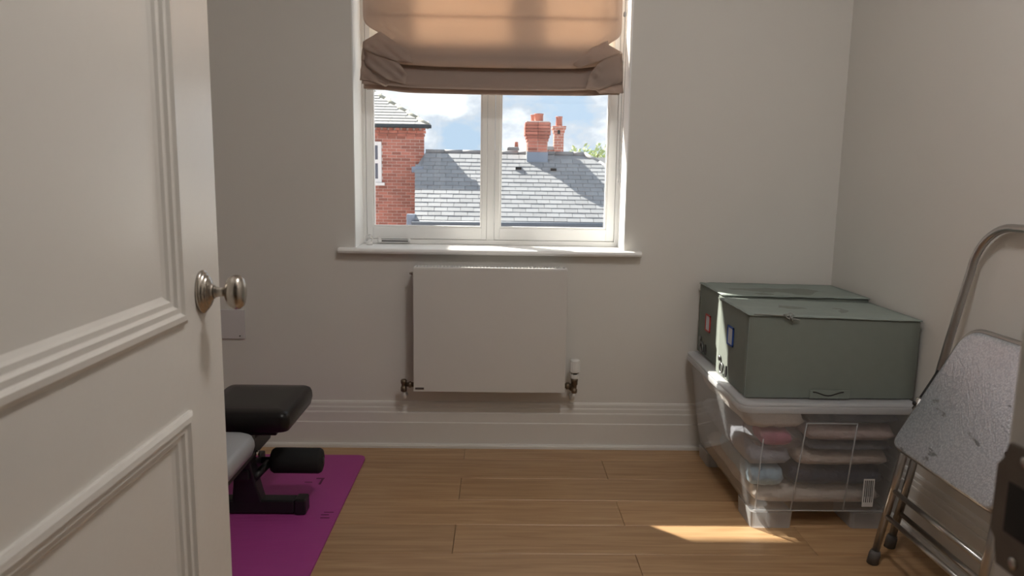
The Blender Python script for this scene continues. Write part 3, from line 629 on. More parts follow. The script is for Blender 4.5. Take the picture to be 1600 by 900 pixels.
# floor of the bin
fl = [bm.verts.new(p) for p in bl(0.056, 0.06)]; bm.faces.new(fl)
obj('body', bm, M['clear'], bn, True)
bm = bmesh.new(); loft(bm, [bl(0.398, -0.004), bl(0.398, -0.012), bl(0.403, -0.015), bl(0.416, -0.015), bl(0.420, -0.012), bl(0.420, 0.006), bl(0.398, 0.006), bl(0.398, -0.004)], False, False); obj('rim', bm, M['frosted'], bn, True)
bm = bmesh.new(); loft(bm, [bl(0.4205, -0.012), bl(0.4225, -0.014), bl(0.4285, -0.014), bl(0.4305, -0.010), bl(0.4305, 0.02), bl(0.4285, 0.03)]); obj('lid', bm, M['frosted'], bn, True)
for (fx0, fx1) in ((X0+0.046, X0+0.185), (X1-0.165, X1-0.046)):
    for (fy0, fy1) in ((Y0+0.018, Y0+0.16), (Y1-0.17, Y1-0.035)):
        bm = bmesh.new(); loft(bm, [rrect(fx0+0.003, fx1-0.003, fy0+0.002, fy1-0.002, 0.0005, 0.012, 3), rrect(fx0, fx1, fy0, fy1, 0.055, 0.012, 3)]); obj('foot', bm, M['clear_rib'], bn)
# moulded ribs on the front face (face leans: y goes from Y0 at the rim to Y0+0.02 at the base)
def fy(z): return Y0 + 0.45*0.046*(0.4-z)/0.34 - 0.0018
def rib(xa, za, xb, zb, wd=0.0022): 
    bm = bmesh.new(); tube(bm, [(xa, fy(za), za), (xb, fy(zb), zb)], wd, 6); obj('rib', bm, M['clear_rib'], bn, True)
rib(0.990, 0.365, 0.966, 0.062); rib(1.153, 0.365, 1.138, 0.062); rib(0.990, 0.365, 1.153, 0.365); rib(0.855, 0.31, 0.848, 0.062); rib(0.842, 0.062, 1.285, 0.062)
obj('barcode_label', B(1.196, 1.232, fy(0.12)-0.0032, fy(0.12)-0.0022, 0.080, 0.175), mat('sticker_white', (0.74, 0.72, 0.70, 1), 0.5), bn, label='white barcode sticker')
for k, (a, b2) in enumerate(((0, 2), (3, 4), (6, 9), (10.5, 11.5), (13, 15), (16, 17), (19, 22), (23.5, 24.5), (26, 28))):
    obj('barcode_bar', B(1.200+a*0.001, 1.200+b2*0.001, fy(0.12)-0.0036, fy(0.12)-0.0031, 0.115 if k % 2 else 0.095, 0.17), M['slot'], bn)

def cloth(name, col, rough=0.9, nscale=20, var=0.12): return mat(name, col, rough, var=var, nscale=nscale, bump=0.9, bscale=38, sheen=0.2)
CL = dict(tan=cloth('tan_knit', (0.62, 0.50, 0.42, 1)), rose=cloth('dusty_rose_cotton', (0.60, 0.46, 0.415, 1)), navy=cloth('navy_cotton', (0.055, 0.06, 0.085, 1)), char=cloth('charcoal_jersey', (0.14, 0.13, 0.14, 1)),
          grey=cloth('grey_cotton', (0.40, 0.40, 0.44, 1)), cream=cloth('cream_linen', (0.70, 0.60, 0.52, 1)), pink=cloth('pink_cotton', (0.50, 0.12, 0.20, 1)), sky=cloth('light_blue_cotton', (0.42, 0.56, 0.66, 1)), white=cloth('white_cotton', (0.72, 0.72, 0.72, 1)))
def garment(name, label, cat, m, x0, x1, y0, y1, z0, z1, **k):
    o = obj(name, soft_slab(x0, x1, y0, y1, z0, z1, **k), CL[m], None, True); tag(o, label, cat, 'clothes in the clear bin'); return o
gi = 0.052
garment('folded_sheet', 'cream folded cloth at the very bottom of the clear bin', 'cloth', 'cream', X0+gi, X1-gi, Y0+0.025, Y1-0.07, 0.072, 0.132, seed=1)
garment('folded_jeans', 'dark navy folded garment in the lower middle of the clear bin', 'garment', 'navy', X0+0.165, X1-gi+0.006, Y0+0.022, Y1-0.06, 0.138, 0.200, seed=2)
garment('striped_top', 'light blue folded top at the near left corner of the clear bin', 'garment', 'sky', X0+gi-0.010, X0+0.155, Y0+0.022, Y1-0.30, 0.138, 0.200, seed=3)
garment('grey_sweater', 'grey folded sweater against the long left side of the clear bin', 'garment', 'grey', X0+0.034, X0+0.175, Y0+0.02, Y1-0.07, 0.206, 0.266, seed=4)
garment('tan_sweater', 'tan folded sweater in the middle of the clear bin above the navy garment', 'garment', 'tan', X0+0.185, X1-0.036, Y0+0.018, Y1-0.06, 0.206, 0.256, seed=5)
garment('folded_jersey', 'thin charcoal folded jersey between the tan and the dusty rose garments', 'garment', 'char', X0+0.22, X1-0.03, Y0+0.016, Y1-0.06, 0.262, 0.284, seed=6, amp=0.003)
garment('rose_cardigan', 'dusty rose folded cardigan near the top of the clear bin', 'garment', 'rose', X0+0.22, X1-0.026, Y0+0.012, Y1-0.06, 0.290, 0.346, seed=7)
garment('cream_shirt', 'cream crumpled shirt at the upper left of the clear bin', 'garment', 'cream', X0+0.018, X0+0.21, Y0+0.012, Y1-0.10, 0.336, 0.388, seed=12)
garment('folded_scarf', 'dark grey folded scarf at the top right of the clear bin', 'garment', 'char', X0+0.22, X1-0.022, Y0+0.012, Y1-0.08, 0.352, 0.388, seed=8, amp=0.003)
garment('pink_vest', 'crimson pink garment in a clear bag at the front left of the clear bin', 'garment', 'pink', X0+0.07, X0+0.17, Y0+0.022, Y0+0.14, 0.276, 0.326, seed=9, amp=0.004, p=4)
# thin plastic bag round the pink garment
bm = soft_slab(X0+0.045, X0+0.205, Y0+0.012, Y0+0.17, 0.270, 0.333, seed=11, amp=0.006, freq=14, p=6); o = obj('plastic_bag', bm, M['film'], None, True); tag(o, 'clear crinkled plastic bag round the pink garment in the bin', 'bag')

# ------------------------------------------------------------------ two grey-green storage boxes on the bin
def storage_box(label, x0, x1, y0, y1, z0, z1, fr, sag, seed, zr, lab=(0.6, 0.6)):
    t = thing('storage_box', label, 'box', ((x0+x1)/2, (y0+y1)/2, z0), 'grey green boxes stacked on the bin')
    # body: slightly bowed walls
    def ring(z, ins, n=10):
        out = []
        cs = [(x0+ins, y0+ins), (x1-ins, y0+ins), (x1-ins, y1-ins), (x0+ins, y1-ins)]
        for a in range(4):
            p, q = Vector(cs[a]), Vector(cs[(a+1) % 4]); d = (q-p).normalized(); nr = Vector((d.y, -d.x))
            for i in range(n):
                s = i/n; bow = 0.004*math.sin(math.pi*s)*math.sin(math.pi*(z-z0)/(z1-z0)) + 0.0012*noise.noise(Vector((s*4+seed, z*9, a)))
                pt = p.lerp(q, s) + nr*bow
                zz = z + (zr*((pt.x-x0)/(x1-x0)) if z > z0+0.1 else 0)
                out.append(Vector((pt.x, pt.y, zz)))
        return out
    H_ = z1-z0
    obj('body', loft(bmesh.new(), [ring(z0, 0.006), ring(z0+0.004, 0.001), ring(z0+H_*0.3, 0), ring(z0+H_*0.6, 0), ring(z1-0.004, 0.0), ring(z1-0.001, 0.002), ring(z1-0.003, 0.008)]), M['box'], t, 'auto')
    # top flap with sag and soft edge
    bm = bmesh.new(); G = []
    for i in range(25):
        col = []
        for j in range(15):
            u, v = i/24, j/14
            ee = min(u, 1-u, v, 1-v); z = z1+0.0025 + zr*u - sag*math.sin(math.pi*u)*math.sin(math.pi*v) + 0.006*noise.noise(Vector((u*5+seed, v*4, seed)))*min(1, ee*8) + 0.004*noise.noise(Vector((u*14, v*9, seed)))*(1-u)
            col.append(bm.verts.new((x0-0.002+(x1-x0+0.004)*u, y0-0.002+(y1-y0+0.004)*v, z)))
        G.append(col)
    for i in range(24):
        for j in range(14): bm.faces.new((G[i][j], G[i+1][j], G[i+1][j+1], G[i][j+1]))
    fl_ = obj('lid_flap', bm, M['box_lit'], t, True); solid(fl_, 0.003)
    # piping along the lid edge
    pts = []
    for k in range(40):
        u = k/39; pts.append((x0-0.003+(x1-x0+0.006)*u, y0-0.003, z1+0.001+zr*u + 0.0018*noise.noise(Vector((u*9, seed, 2)))))
    bm = bmesh.new(); tube(bm, pts, 0.0022, 6); obj('lid_piping', bm, M['box_lit'], fl_, True)
    pts = [(x0-0.003, y0+(y1-y0)*k/19, z1+0.001+0.003*noise.noise(Vector((k*0.5, seed, 5)))) for k in range(20)]
    bm = bmesh.new(); tube(bm, pts, 0.0024, 6); obj('lid_piping', bm, M['box_lit'], fl_, True)
    # label holder on the left end
    ym = y0 + (y1-y0)*lab[0]; zc = z0+H_*lab[1]
    bm = bmesh.new()
    hy, hz, wv = 0.030, 0.033, 0.005
    for (a, b2, c, d) in ((ym-hy, ym+hy, zc+hz-wv, zc+hz), (ym-hy, ym+hy, zc-hz, zc-hz+wv), (ym-hy, ym-hy+wv, zc-hz, zc+hz), (ym+hy-wv, ym+hy, zc-hz, zc+hz)): box(bm, x0-0.0085, x0-0.004, a, b2, c, d)
    lh = obj('label_frame', bm, M[fr], t); obj('label_card', B(x0-0.0065, x0-0.0035, ym-hy+0.003, ym+hy-0.003, zc-hz+0.003, zc+hz-0.003), M['card'], lh)
    # snap buckle low on the left end
    yb = y0 + (y1-y0)*0.74; zb = z0+0.035
    bm = bmesh.new(); lathe(bm, [(0.010, 0), (0.011, 0.003), (0.008, 0.006)], (x0-0.003, yb+0.028, zb+0.03), (-1, 0, 0), 14); obj('snap', bm, M['pewter'], t, True)
    bm = bmesh.new(); tube(bm, [(x0-0.006, yb+0.018*math.cos(2*math.pi*i/18), zb+0.018*math.sin(2*math.pi*i/18)) for i in range(18)], 0.0035, 6, closed=True); obj('pull_ring', bm, M['pewter'], t, True)
    obj('strap_tab', B(x0-0.0055, x0-0.002, yb-0.05, yb-0.042, zb-0.02, zb+0.02), M['slot'], t)
    obj('seam', B(x0-0.0015, x0-0.0002, y0+0.002, y0+0.006, z0+0.004, z1-0.006), M['box_lit'], t)
    return t
ZB = 0.4312
b1 = storage_box('grey green storage box with a red framed label, standing at the back against the wall', 0.822, 1.352, -0.352, -0.034, ZB, 0.712, 'red', 0.010, 1.0, -0.006, (0.52, 0.52))
b2_ = storage_box('grey green storage box with a blue framed label, nearest the camera on the clear bin', 0.803, 1.353, -0.693, -0.360, ZB, 0.704, 'blue', 0.006, 5.0, -0.014, (0.50, 0.62))
# knotted tie cord and front handle on the near box
bm = bmesh.new(); kx, ky, kz = 0.925, -0.701, 0.704
tube(bm, [(0.815, -0.696, 0.709), (0.86, -0.699, 0.708), (0.90, -0.700, 0.706), (kx, ky, kz)], 0.0022, 6)
tube(bm, [(kx+0.012*math.cos(a), ky-0.003, kz+0.002+0.009*math.sin(a)) for a in [2*math.pi*i/14 for i in range(14)]], 0.002, 6, closed=True)
tube(bm, [(kx-0.02, ky, kz+0.004), (kx-0.005, ky-0.004, kz+0.010), (kx+0.006, ky-0.005, kz-0.006), (kx+0.012, ky-0.004, kz-0.014)], 0.002, 6)
tube(bm, [(kx, ky-0.004, kz-0.012), (kx+0.006, ky-0.005, kz+0.012)], 0.002, 6); tube(bm, [(kx+0.004, ky-0.002, kz-0.008), (kx+0.025, ky-0.001, kz-0.010), (kx+0.036, ky-0.001, kz-0.013)], 0.0018, 6)
obj('tie_cord', bm, M['cord'], b2_, True)
pts = [(1.02+0.10*k/12, -0.699, 0.450+0.006*math.cos(math.pi*2*k/12)) for k in range(13)]
bm = bmesh.new(); tube(bm, pts, 0.0022, 6); obj('front_handle', bm, M['dark_gap'], b2_, True)
obj('handle_patch', B(1.01, 1.14, -0.6995, -0.6965, 0.434, 0.462, bev=0.001), M['box'], b2_)

# ------------------------------------------------------------------ folding step stool leaning on the right wall
yc = -1.165
stl = thing('step_stool', 'folded metal step stool with a grey speckled tread leaning against the right wall', 'step stool', (1.18, yc, 0))
def arc(c, r, a0, a1, n): return [(c[0]+r*math.cos(math.radians(lerp(a0, a1, i/n))), c[1]+r*math.sin(math.radians(lerp(a0, a1, i/n)))) for i in range(n+1)]
def xb(z): return 1.2355 + z*0.1135                   # rear (hoop) frame lean
half = [(0.320, 0.02), (0.262, 0.60), (0.225, 0.885)]
hoop = [(h_, z) for h_, z in half]
A1 = arc((0.095, 0.885), 0.130, 0, 90, 10)
left = half[:2] + [(0.240, 0.78)] + [(p[0], p[1]+0.0) for p in A1]
pts = [(xb(z), yc+h_, z) for h_, z in left] + [(xb(z), yc-h_, z) for h_, z in reversed(left)]
bm = bmesh.new(); tube(bm, pts, 0.0112, 14); obj('hoop_frame', bm, M['steel'], stl, True)
def xa(z): return 1.131 + z*0.154                     # front frame lean
for s in (1, -1):
    bm = bmesh.new(); tube(bm, [(xa(0.02), yc+s*0.222, 0.02), (xa(0.52), yc+s*0.195, 0.52)], 0.0108, 14); obj('front_leg', bm, M['steel'], stl, True)
    bm = lathe(bmesh.new(), [(0.0165, 0), (0.0165, 0.03), (0.0135, 0.042)], (xa(0.0), yc+s*0.222, 0.0), (0.154, -s*0.05, 1), 16); obj('rubber_foot', bm, M['rubber'], stl, True)
    bm = lathe(bmesh.new(), [(0.0165, 0), (0.0165, 0.03), (0.0135, 0.042)], (xb(0.0), yc+s*0.322, 0.0), (0.1135, -s*0.1, 1), 16); obj('rubber_foot', bm, M['rubber'], stl, True)
    bm = bmesh.new(); tube(bm, [(xb(0.10)-0.02, yc+s*0.292, 0.10), (xb(0.36)-0.012, yc+s*0.262, 0.36)], 0.008, 10); obj('fold_strut', bm, M['steel'], stl, True)
    bm = bmesh.new(); tube(bm, [(xa(0.49)-0.004, yc+s*0.203, 0.485), (xb(0.585), yc+s*0.262, 0.585)], 0.009, 6); obj('hinge_strap', bm, M['black_metal'], stl, True)
    bm = lathe(bmesh.new(), [(0.006, -0.016), (0.006, 0.016)], (xa(0.505), yc+s*0.197, 0.505), (1, 0, 0), 10); obj('rivet', bm, M['black_metal'], stl, True)
for z, hw in ((0.235, 0.212), (0.155, 0.216)):
    bm = bmesh.new(); tube(bm, [(xa(z), yc+hw, z), (xa(z), yc-hw, z)], 0.0075, 12); obj('cross_bar', bm, M['steel'], stl, True)
bm = bmesh.new(); tube(bm, [(xb(0.12), yc+0.31, 0.12), (xb(0.12), yc-0.31, 0.12)], 0.0075, 12); obj('cross_bar', bm, M['steel'], stl, True)
# tread plate: rounded trapezium lying between the frames
def tread_loop(grow, off):
    base = [(-0.228, 0.370), (0.228, 0.370), (0.140, 0.735), (-0.140, 0.735)]   # (y, z)
    rad_ = [0.035, 0.035, 0.06, 0.06]; out = []
    for k in range(4):
        p = Vector(base[k]); a = (Vector(base[k-1])-p).normalized(); b = (Vector(base[(k+1) % 4])-p).normalized()
        r_ = rad_[k]
        for i in range(8):
            t_ = i/7; q = (p+a*r_)*(1-t_)**2 + p*2*t_*(1-t_) + (p+b*r_)*t_**2
            c = Vector((0, 0.55)); q = q + (c-q).normalized()*(-grow)
            z = q.y; x = 1.172 + (z-0.37)*0.36
            out.append(Vector((x-off, yc+q.x, z)))
    return out
bm = bmesh.new(); loft(bm, [tread_loop(-0.012, -0.006), tread_loop(-0.002, -0.008), tread_loop(0, 0.000), tread_loop(0, 0.012), tread_loop(-0.004, 0.018), tread_loop(-0.012, 0.020), tread_loop(-0.025, 0.0185)]); tpo = obj('tread_plate', bm, M['plate'], stl, 'auto')
bm = bmesh.new(); tube(bm, tread_loop(0.001, 0.004), 0.0085, 8, closed=True); obj('rolled_edge', bm, M['steel'], tpo, True)

# ------------------------------------------------------------------ houses outside
def share(name, bm, m):
    bmesh.ops.recalc_face_normals(bm, faces=bm.faces); me = bpy.data.meshes.new(name); bm.to_mesh(me); bm.free(); me.materials.append(m); return me
# brick house on the left
WY = 15.4
hs = thing('brick_house', 'red brick house with pale hipped roof seen through the left window pane', 'house', (-4.2, 17.5, -3.0))
bm = bmesh.new(); loft(bm, [[Vector((-7.0, WY, z)), Vector((-1.845, WY, z)), Vector((-2.75, 21.0, z)), Vector((-7.0, 21.0, z))] for z in (-3.0, 2.22)])
obj('wall', bm, M['brickwork'], hs)
obj('mortar_bed', B(-3.32, -1.846, WY-0.002, WY+0.01, -0.13, 2.2), M['mortar'], hs)
bw, bh, gp = 0.215, 0.064, 0.0105
me_b = share('brick', B(-bw/2, bw/2, -0.006, 0.04, -bh/2, bh/2), M['brick'])
me_h = share('brick_half', B(-0.051, 0.051, -0.006, 0.04, -bh/2, bh/2), M['brick'])
ctop = 2.03; nb = 0
WXa, WXb, WZa, WZb = -3.55, -2.87, 0.92, 1.90          # house window opening
for c in range(29):
    z = ctop - bh/2 - c*(bh+gp)
    x = -1.838
    if c % 2: inst('brick', me_h, (x-0.051, WY, z), hs); x -= 0.102+gp
    while x - bw > -3.30:
        if not (x-bw < WXb and WZa-0.03 < z < WZb+0.02):
            inst('brick', me_b, (x-bw/2, WY, z), hs); nb += 1
        elif x - WXb > 0.03:
            wl_ = min(bw, x-WXb-0.004); inst('brick', me_b, (x-wl_/2, WY, z), hs, scale=(wl_/bw, 1, 1))
        x -= bw+gp
# corbelled eaves: two courses stepping out, then dentils
for k, (z, out) in enumerate(((2.065, 0.02), (2.14, 0.045))):
    x = -1.838+out
    while x - bw > -3.4: inst('brick', me_b, (x-bw/2, WY-out, z), hs); x -= bw+gp
me_d = share('dentil', B(-0.045, 0.045, -0.03, 0.05, -0.032, 0.032), M['brick'])
x = -1.80
while x > -3.4: inst('dentil_brick', me_d, (x-0.045, WY-0.07, 2.212), hs); x -= 0.155
obj('eaves_board', B(-7.0, -1.86, WY-0.03, WY+0.1, 2.18, 2.25), M['mortar'], hs)
# hipped roof
ex, ey, ez, tp = -1.70, WY-0.20, 2.275, 0.59
bm = bmesh.new()
tt = 2.9
v = [bm.verts.new(p) for p in ((-7.2, ey, ez), (ex, ey, ez), (ex-tt, ey+tt, ez+tt*tp), (-7.2, ey+tt, ez+tt*tp), (ex-1.0, ey+2*tt, ez), (-7.2, ey+2*tt, ez))]
for f in ((0, 1, 2, 3), (1, 4, 2), (3, 2, 4, 5), (0, 5, 4, 1), (0, 3, 5)): bm.faces.new([v[i] for i in f])
obj('roof', bm, M['slate_pale'], hs)
ang = math.atan(tp)
me_t = share('roof_tile', B(-0.16, 0.16, -0.005, 0.20, 0.0, 0.026), M['slate_pale'])
gz = 0.155
for r in range(12):
    yy = ey + r*gz*math.cos(ang); zz = ez + r*gz*math.sin(ang) + 0.024
    xm = ex - r*gz*math.cos(ang) - 0.17
    x = xm - (0.16 if r % 2 else 0.0)
    while x > -3.75:
        inst('roof_tile', me_t, (x, yy, zz), hs, (ang-0.09, 0, 0)); x -= 0.324
for k in range(9):                                  # hip tiles
    a = Vector((ex-0.02, ey+0.02, ez+0.03)) + Vector((-1, 1, tp))*(k*0.30); b = a + Vector((-1, 1, tp))*0.305
    bm = bmesh.new(); tube(bm, [a-Vector((0,0,0.03)), b-Vector((0,0,0.03))], [0.078, 0.072], 8); obj('hip_tile', bm, M['hip'], hs, True)
bm = bmesh.new(); tube(bm, [(-7.2, ey-0.05, ez-0.015), (ex+0.06, ey-0.05, ez-0.015)], 0.042, 10); obj('gutter', bm, M['gutter'], hs, True)
# sash window with sill
wn = obj('window_frame', rect_frame(bmesh.new(), WXa, WXb, WZa, WZb, 0.09, 0.09, 0.09, 0.09, WY-0.03, WY+0.03, 0.006), M['frame'], hs)
obj('meeting_rail', B(WXa+0.02, WXb-0.02, WY-0.025, WY+0.02, 1.38, 1.47), M['frame'], wn)
obj('pane', B(WXa+0.08, WXb-0.08, WY-0.006, WY+0.004, 1.0, 1.39), M['pane_dark'], wn); obj('pane', B(WXa+0.08, WXb-0.08, WY-0.006, WY+0.004, 1.46, 1.82), M['pane_dark'], wn)
obj('window_ledge', B(WXa-0.06, WXb+0.08, WY-0.09, WY+0.02, 0.845, 0.915, bev=0.01), M['frame'], wn)

# slate-roofed house in front
sh = thing('slate_house', 'low house with grey slate roof and brick chimney across the street', 'house', (0.4, 15.5, -3.0))
EYs, EZs, RYs, RZs = 13.0, 0.125, 15.4, 1.665
pa = math.atan2(RZs-EZs, RYs-EYs); SL = math.hypot(RYs-EYs, RZs-EZs)
HXr = 2.07                                            # ridge end (hip starts)
def xleft(y): return -1.81 if y > 14.75 else -1.80 - 0.19*(y-13.0)/1.75
def xright(y): return HXr + (RYs-y)*1.0
bm = bmesh.new()
v = [bm.verts.new(p) for p in ((-1.80, EYs, EZs), (xright(EYs), EYs, EZs), (HXr, RYs, RZs), (-1.80, RYs, RZs), (-1.80, 16.9, EZs), (xright(EYs), 16.9, EZs), (-1.99, 14.75, EZs+(RZs-EZs)*1.75/2.4))]
for f in ((0, 1, 2, 3, 6), (1, 5, 2), (3, 2, 5, 4)): bm.faces.new([v[i] for i in f])
obj('roof', bm, M['slate'], sh)
nrow = 17; gz = SL/nrow; sw = 0.285
me_s = share('slate', B(-sw/2+0.004, sw/2-0.004, -0.004, gz*1.3, 0.0, 0.024), M['slate'])
slc = 0
for r in range(nrow):
    y = EYs + (RYs-EYs)*r/nrow; z = EZs + (RZs-EZs)*r/nrow + 0.010
    a, b2 = xleft(y+0.05), xright(y+0.07)
    x = a + (0 if r % 2 else -sw/2)
    while x < b2:
        xa_, xb_ = max(x, a), min(x+sw, b2)
        if xb_-xa_ > 0.05 and slc < 300:
            inst('slate', me_s, ((xa_+xb_)/2, y-0.02, z+0.016+random.uniform(0, 0.005)), sh, (pa-0.075, 0, random.uniform(-0.006, 0.006)), ((xb_-xa_)/sw, 1, 1)); slc += 1
        x += sw
x = -1.80
while x < HXr-0.05:                                   # ridge tiles
    e2 = min(x+0.45, HXr); bm = bmesh.new(); tube(bm, [(x+0.004, RYs, RZs+0.012), (e2-0.004, RYs, RZs+0.012)], 0.06, 10); obj('ridge_tile', bm, M['ridge'], sh, True); x = e2
for k in range(6):
    a = Vector((HXr, RYs, RZs+0.015)) + Vector((1, -1, -(RZs-EZs)/2.4))*(k*0.33); b = a + Vector((1, -1, -(RZs-EZs)/2.4))*0.325
    bm = bmesh.new(); tube(bm, [a, b], 0.06, 8); obj('hip_tile', bm, M['ridge'], sh, True)
bm = bmesh.new(); tube(bm, [(-1.86, EYs-0.06, EZs-0.02), (xright(EYs), EYs-0.06, EZs-0.02)], 0.055, 10); obj('gutter', bm, M['gutter_grey'], sh, True)
obj('wall', B(-1.78, xright(EYs)-0.15, EYs+0.12, 16.8, -3.0, 0.12), M['gravel'], sh)
bm = bmesh.new(); box(bm, -2.06, -1.79, 14.66, 14.95, 1.17, 1.31, 0.01); obj('lead_step', bm, M['lead'], sh)
bm = bmesh.new(); box(bm, -1.98, -1.80, 13.0, 13.2, 0.05, 0.28, 0.01); obj('lead_step', bm, M['lead'], sh)
for (x, y) in ((0.45, 14.72), (1.27, 14.69)):           # roof vents
    z = EZs + (RZs-EZs)*(y-EYs)/2.4
    bm = bmesh.new(); box(bm, x-0.075, x+0.075, y-0.06, y+0.16, z+0.02, z+0.115, 0.004); vo = obj('roof_vent', bm, M['slate'], sh)
    obj('vent_slot', B(x-0.068, x+0.068, y-0.066, y-0.058, z+0.045, z+0.108), M['dark_gap'], vo)
# main chimney
cx0, cx1, cy0, cy1 = 0.675, 1.135, 15.02, 15.80
ch = obj('chimney', B(cx0-0.004, cx1+0.004, cy0-0.004, cy1+0.004, 1.2, 2.39), M['mortar'], sh)
me_cf = share('chimney_brick', B(-0.1075, 0.1075, -0.02, 0.02, -bh/2, bh/2), M['brick'])
me_cs = share('chimney_side_brick', B(-0.02, 0.02, -0.09, 0.09, -bh/2, bh/2), M['brick'])
for c in range(10):
    z = 2.36 - c*(bh+gp)
    grow = (0.055, 0.06, 0.06, 0.06, 0.035, 0.015)[c] if c < 6 else 0.0
    w_ = (cx1+grow)-(cx0-grow); nfr = 2; sx_ = (w_/nfr-gp)/0.215
    for k in range(nfr):
        o = inst('chimney_brick', me_cf, (cx0-grow+w_*(k+0.5)/nfr + (0.0 if c % 2 else 0.0), cy0-grow+0.01, z), ch, scale=(sx_, 1+grow*4, 1))
    for k in range(4):
        inst('chimney_brick', me_cs, (cx0-grow+0.01, cy0-grow+(cy1-cy0+2*grow)*(k+0.5)/4, z), ch, scale=(1+grow*4, 1, 1))
        inst('chimney_brick', me_cs, (cx1+grow-0.01, cy0-grow+(cy1-cy0+2*grow)*(k+0.5)/4, z), ch, scale=(1+grow*4, 1, 1))
obj('chimney_cap', B(cx0-0.05, cx1+0.05, cy0-0.05, cy1+0.05, 2.385, 2.42, bev=0.01), M['mortar'], ch)
for (x, y) in ((0.93, 15.22), (0.86, 15.58)):
    bm = lathe(bmesh.new(), [(0.115, 0), (0.105, 0.03), (0.105, 0.17), (0.115, 0.175), (0.115, 0.20), (0.09, 0.20)], (x, y, 2.41), (0, 0, 1), 18); obj('chimney_pot', bm, M['pot'], ch, True)
# lead apron below the chimney
zf = lambda y: EZs + (RZs-EZs)*(y-EYs)/2.4
bm = bmesh.new(); box(bm, cx0-0.02, cx1+0.02, cy0-0.03, cy0+0.02, zf(cy0)-0.04, 1.70, 0.004)
obj('lead_apron', bm, M['lead'], ch)
bm = bmesh.new(); box(bm, cx0-0.03, cx0+0.01, cy0, cy1, 1.35, 1.72, 0.004); obj('lead_soaker', bm, mat('pale_lead', (0.55, 0.56, 0.55, 1), 0.6), ch)

# second, taller chimney further back
c2 = thing('brick_chimney', 'slim brown brick chimney with single pot behind the slate ridge', 'chimney', (1.62, 18.0, -3))
bm = bmesh.new(); loft(bm, [rrect(1.50, 1.76, 17.8, 18.2, z, 0.01, 1) for z in (-3.0, 2.30)] + [rrect(1.50-g_, 1.76+g_, 17.8-g_, 18.2+g_, z, 0.01, 1) for z, g_ in ((2.32, 0.02), (2.38, 0.025), (2.42, 0.05), (2.49, 0.06), (2.50, 0.04))]); obj('stack', bm, M['brickwork'], c2)
obj('opening', B(1.585, 1.655, 17.77, 17.80, 2.28, 2.39), M['dark_gap'], c2)
obj('pot', lathe(bmesh.new(), [(0.10, 0), (0.095, 0.02), (0.085, 0.24), (0.095, 0.245), (0.095, 0.28), (0.07, 0.28)], (1.635, 18.0, 2.49), (0, 0, 1), 16), M['pot'], c2, True)
obj('side_stack', B(1.30, 1.50, 17.9, 18.2, -3.0, 1.86, bev=0.01), M['brickwork'], c2); obj('side_cap', B(1.26, 1.51, 17.85, 18.25, 1.85, 1.95, bev=0.02), M['ridge'], c2)
# small far chimney left of the main one
c3 = thing('far_chimney', 'small dark chimney peeping over the ridge left of the brick chimney', 'chimney', (0.33, 19.5, -3))
obj('stack', B(0.22, 0.58, 19.4, 19.7, -3.0, 1.98, bev=0.05), M['ridge'], c3); obj('pot', lathe(bmesh.new(), [(0.06, 0), (0.05, 0.14), (0.055, 0.16)], (0.50, 19.55, 1.97), (0, 0, 1), 12), M['pot'], c3, True)
# distant roof and tree at the right
dr = thing('distant_house', 'dark roof of a farther house at the right edge of the window', 'house', (4.2, 24, -3))
bm = bmesh.new(); v = [bm.verts.new(p) for p in ((2.2, 22, -0.5), (8, 22, -0.5), (8, 25, 1.83), (2.2, 25, 1.86), (8, 28, -0.5), (2.2, 28, -0.5))]
for f in ((0, 1, 2, 3), (3, 2, 4, 5), (0, 3, 5), (1, 4, 2)): bm.faces.new([v[i] for i in f])
obj('roof', bm, M['ridge'], dr); obj('wall', B(2.4, 7.8, 22.3, 27.7, -3.0, -0.5), M['gravel'], dr)
tree = thing('tree', 'pale green leafy tree top behind the roofs at right of the window', 'tree', (4.0, 29, -3))
bm = bmesh.new(); tube(bm, [(4.0, 29, -3), (4.05, 29, 0.5), (4.0, 29, 1.9)], [0.2, 0.14, 0.06], 8)
for k in range(9):
    a = k*0.7; tube(bm, [(4.03, 29, 0.8+k*0.1), (4.0+0.75*math.cos(a), 29+0.75*math.sin(a), 1.9+0.08*(k % 4))], [0.05, 0.015], 6)
obj('trunk', bm, M['bark'], tree, True)
bm = bmesh.new(); rnd = random.Random(3)
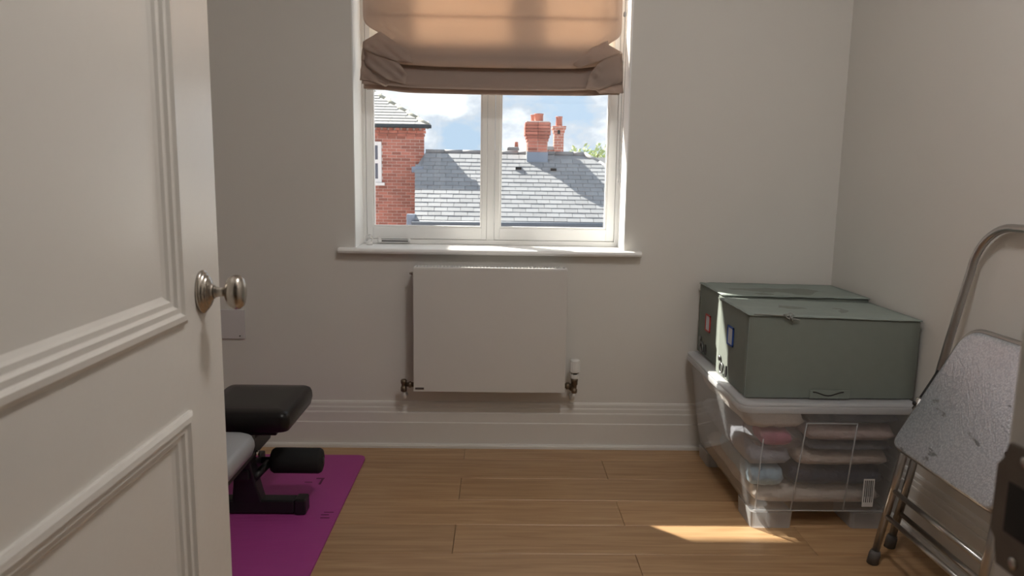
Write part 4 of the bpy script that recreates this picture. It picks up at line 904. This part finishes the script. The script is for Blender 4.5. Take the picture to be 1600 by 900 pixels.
for k in range(420):
    a = rnd.uniform(0, 2*math.pi); rr_ = rnd.uniform(0.1, 1.15)**0.8; cz = rnd.choice((1.75, 2.0, 2.15, 2.3))
    c = Vector((4.0+rr_*math.cos(a), 29+rr_*math.sin(a), cz + rnd.uniform(-0.35, 0.25) - 0.22*rr_*rr_))
    d = Vector((rnd.uniform(-1, 1), rnd.uniform(-1, 1), rnd.uniform(-1, 1))).normalized(); e1 = d.orthogonal().normalized(); s_ = rnd.uniform(0.05, 0.09)
    v = [bm.verts.new(c + e1*s_*1.5), bm.verts.new(c + d.cross(e1)*s_*0.7), bm.verts.new(c - e1*s_*1.5), bm.verts.new(c - d.cross(e1)*s_*0.7)]; bm.faces.new(v)
o = obj('foliage', bm, M['leaf'], tree); o['kind'] = 'stuff'
# ground outside, and an added, unseen wing with eaves shaped to trim the sun
struct(obj('ground', B(-60, 60, T, 90, -3.2, -3.0), M['gravel']))
wg = sroot('sun_trim_wing', (-4, 2.7, -3.0))
obj('sun_trim_wall', B(-6.5, -2.2, 1.45, 4.2, -3.0, 2.97, bev=0.01), M['brickwork'], wg)
obj('sun_trim_box', B(-6.5, -1.45, 1.45, 1.55, 2.98, 3.38, bev=0.01), M['frame'], wg)
obj('sun_trim_end', B(-1.45, -0.85, 1.45, 1.55, 3.13, 3.38, bev=0.01), M['frame'], wg)
obj('sun_trim_roof', B(-6.5, -2.15, 1.55, 4.3, 2.98, 3.14, bev=0.01), M['ridge'], wg)

# ------------------------------------------------------------------ ceiling lamp added as room fill, out of view
def fill_lamp(label, x, y, power, r=0.16):
    t = thing('fill_lamp', label, 'lamp', (x, y, ZC))
    em = bpy.data.materials.new('fill_glow_glass'); em.use_nodes = True; b = em.node_tree.nodes['Principled BSDF']
    b.inputs['Base Color'].default_value = (0.9, 0.9, 0.88, 1); b.inputs['Emission Color'].default_value = (1, 0.965, 0.93, 1); b.inputs['Emission Strength'].default_value = power
    obj('base_ring', lathe(bmesh.new(), [(r+0.01, 0), (r+0.01, 0.025), (r-0.01, 0.03)], (x, y, ZC), (0, 0, -1), 32), M['plastic_w'], t, True)
    obj('opal_dome', lathe(bmesh.new(), [(r-0.01, 0.028), (r-0.012, 0.05), (r*0.8, 0.075), (r*0.45, 0.092), (r*0.1, 0.098)], (x, y, ZC), (0, 0, -1), 32), em, t, True)
fill_lamp('added fill lamp, round white opal glass, fixed to the ceiling', 0.46, -1.92, 57.0)
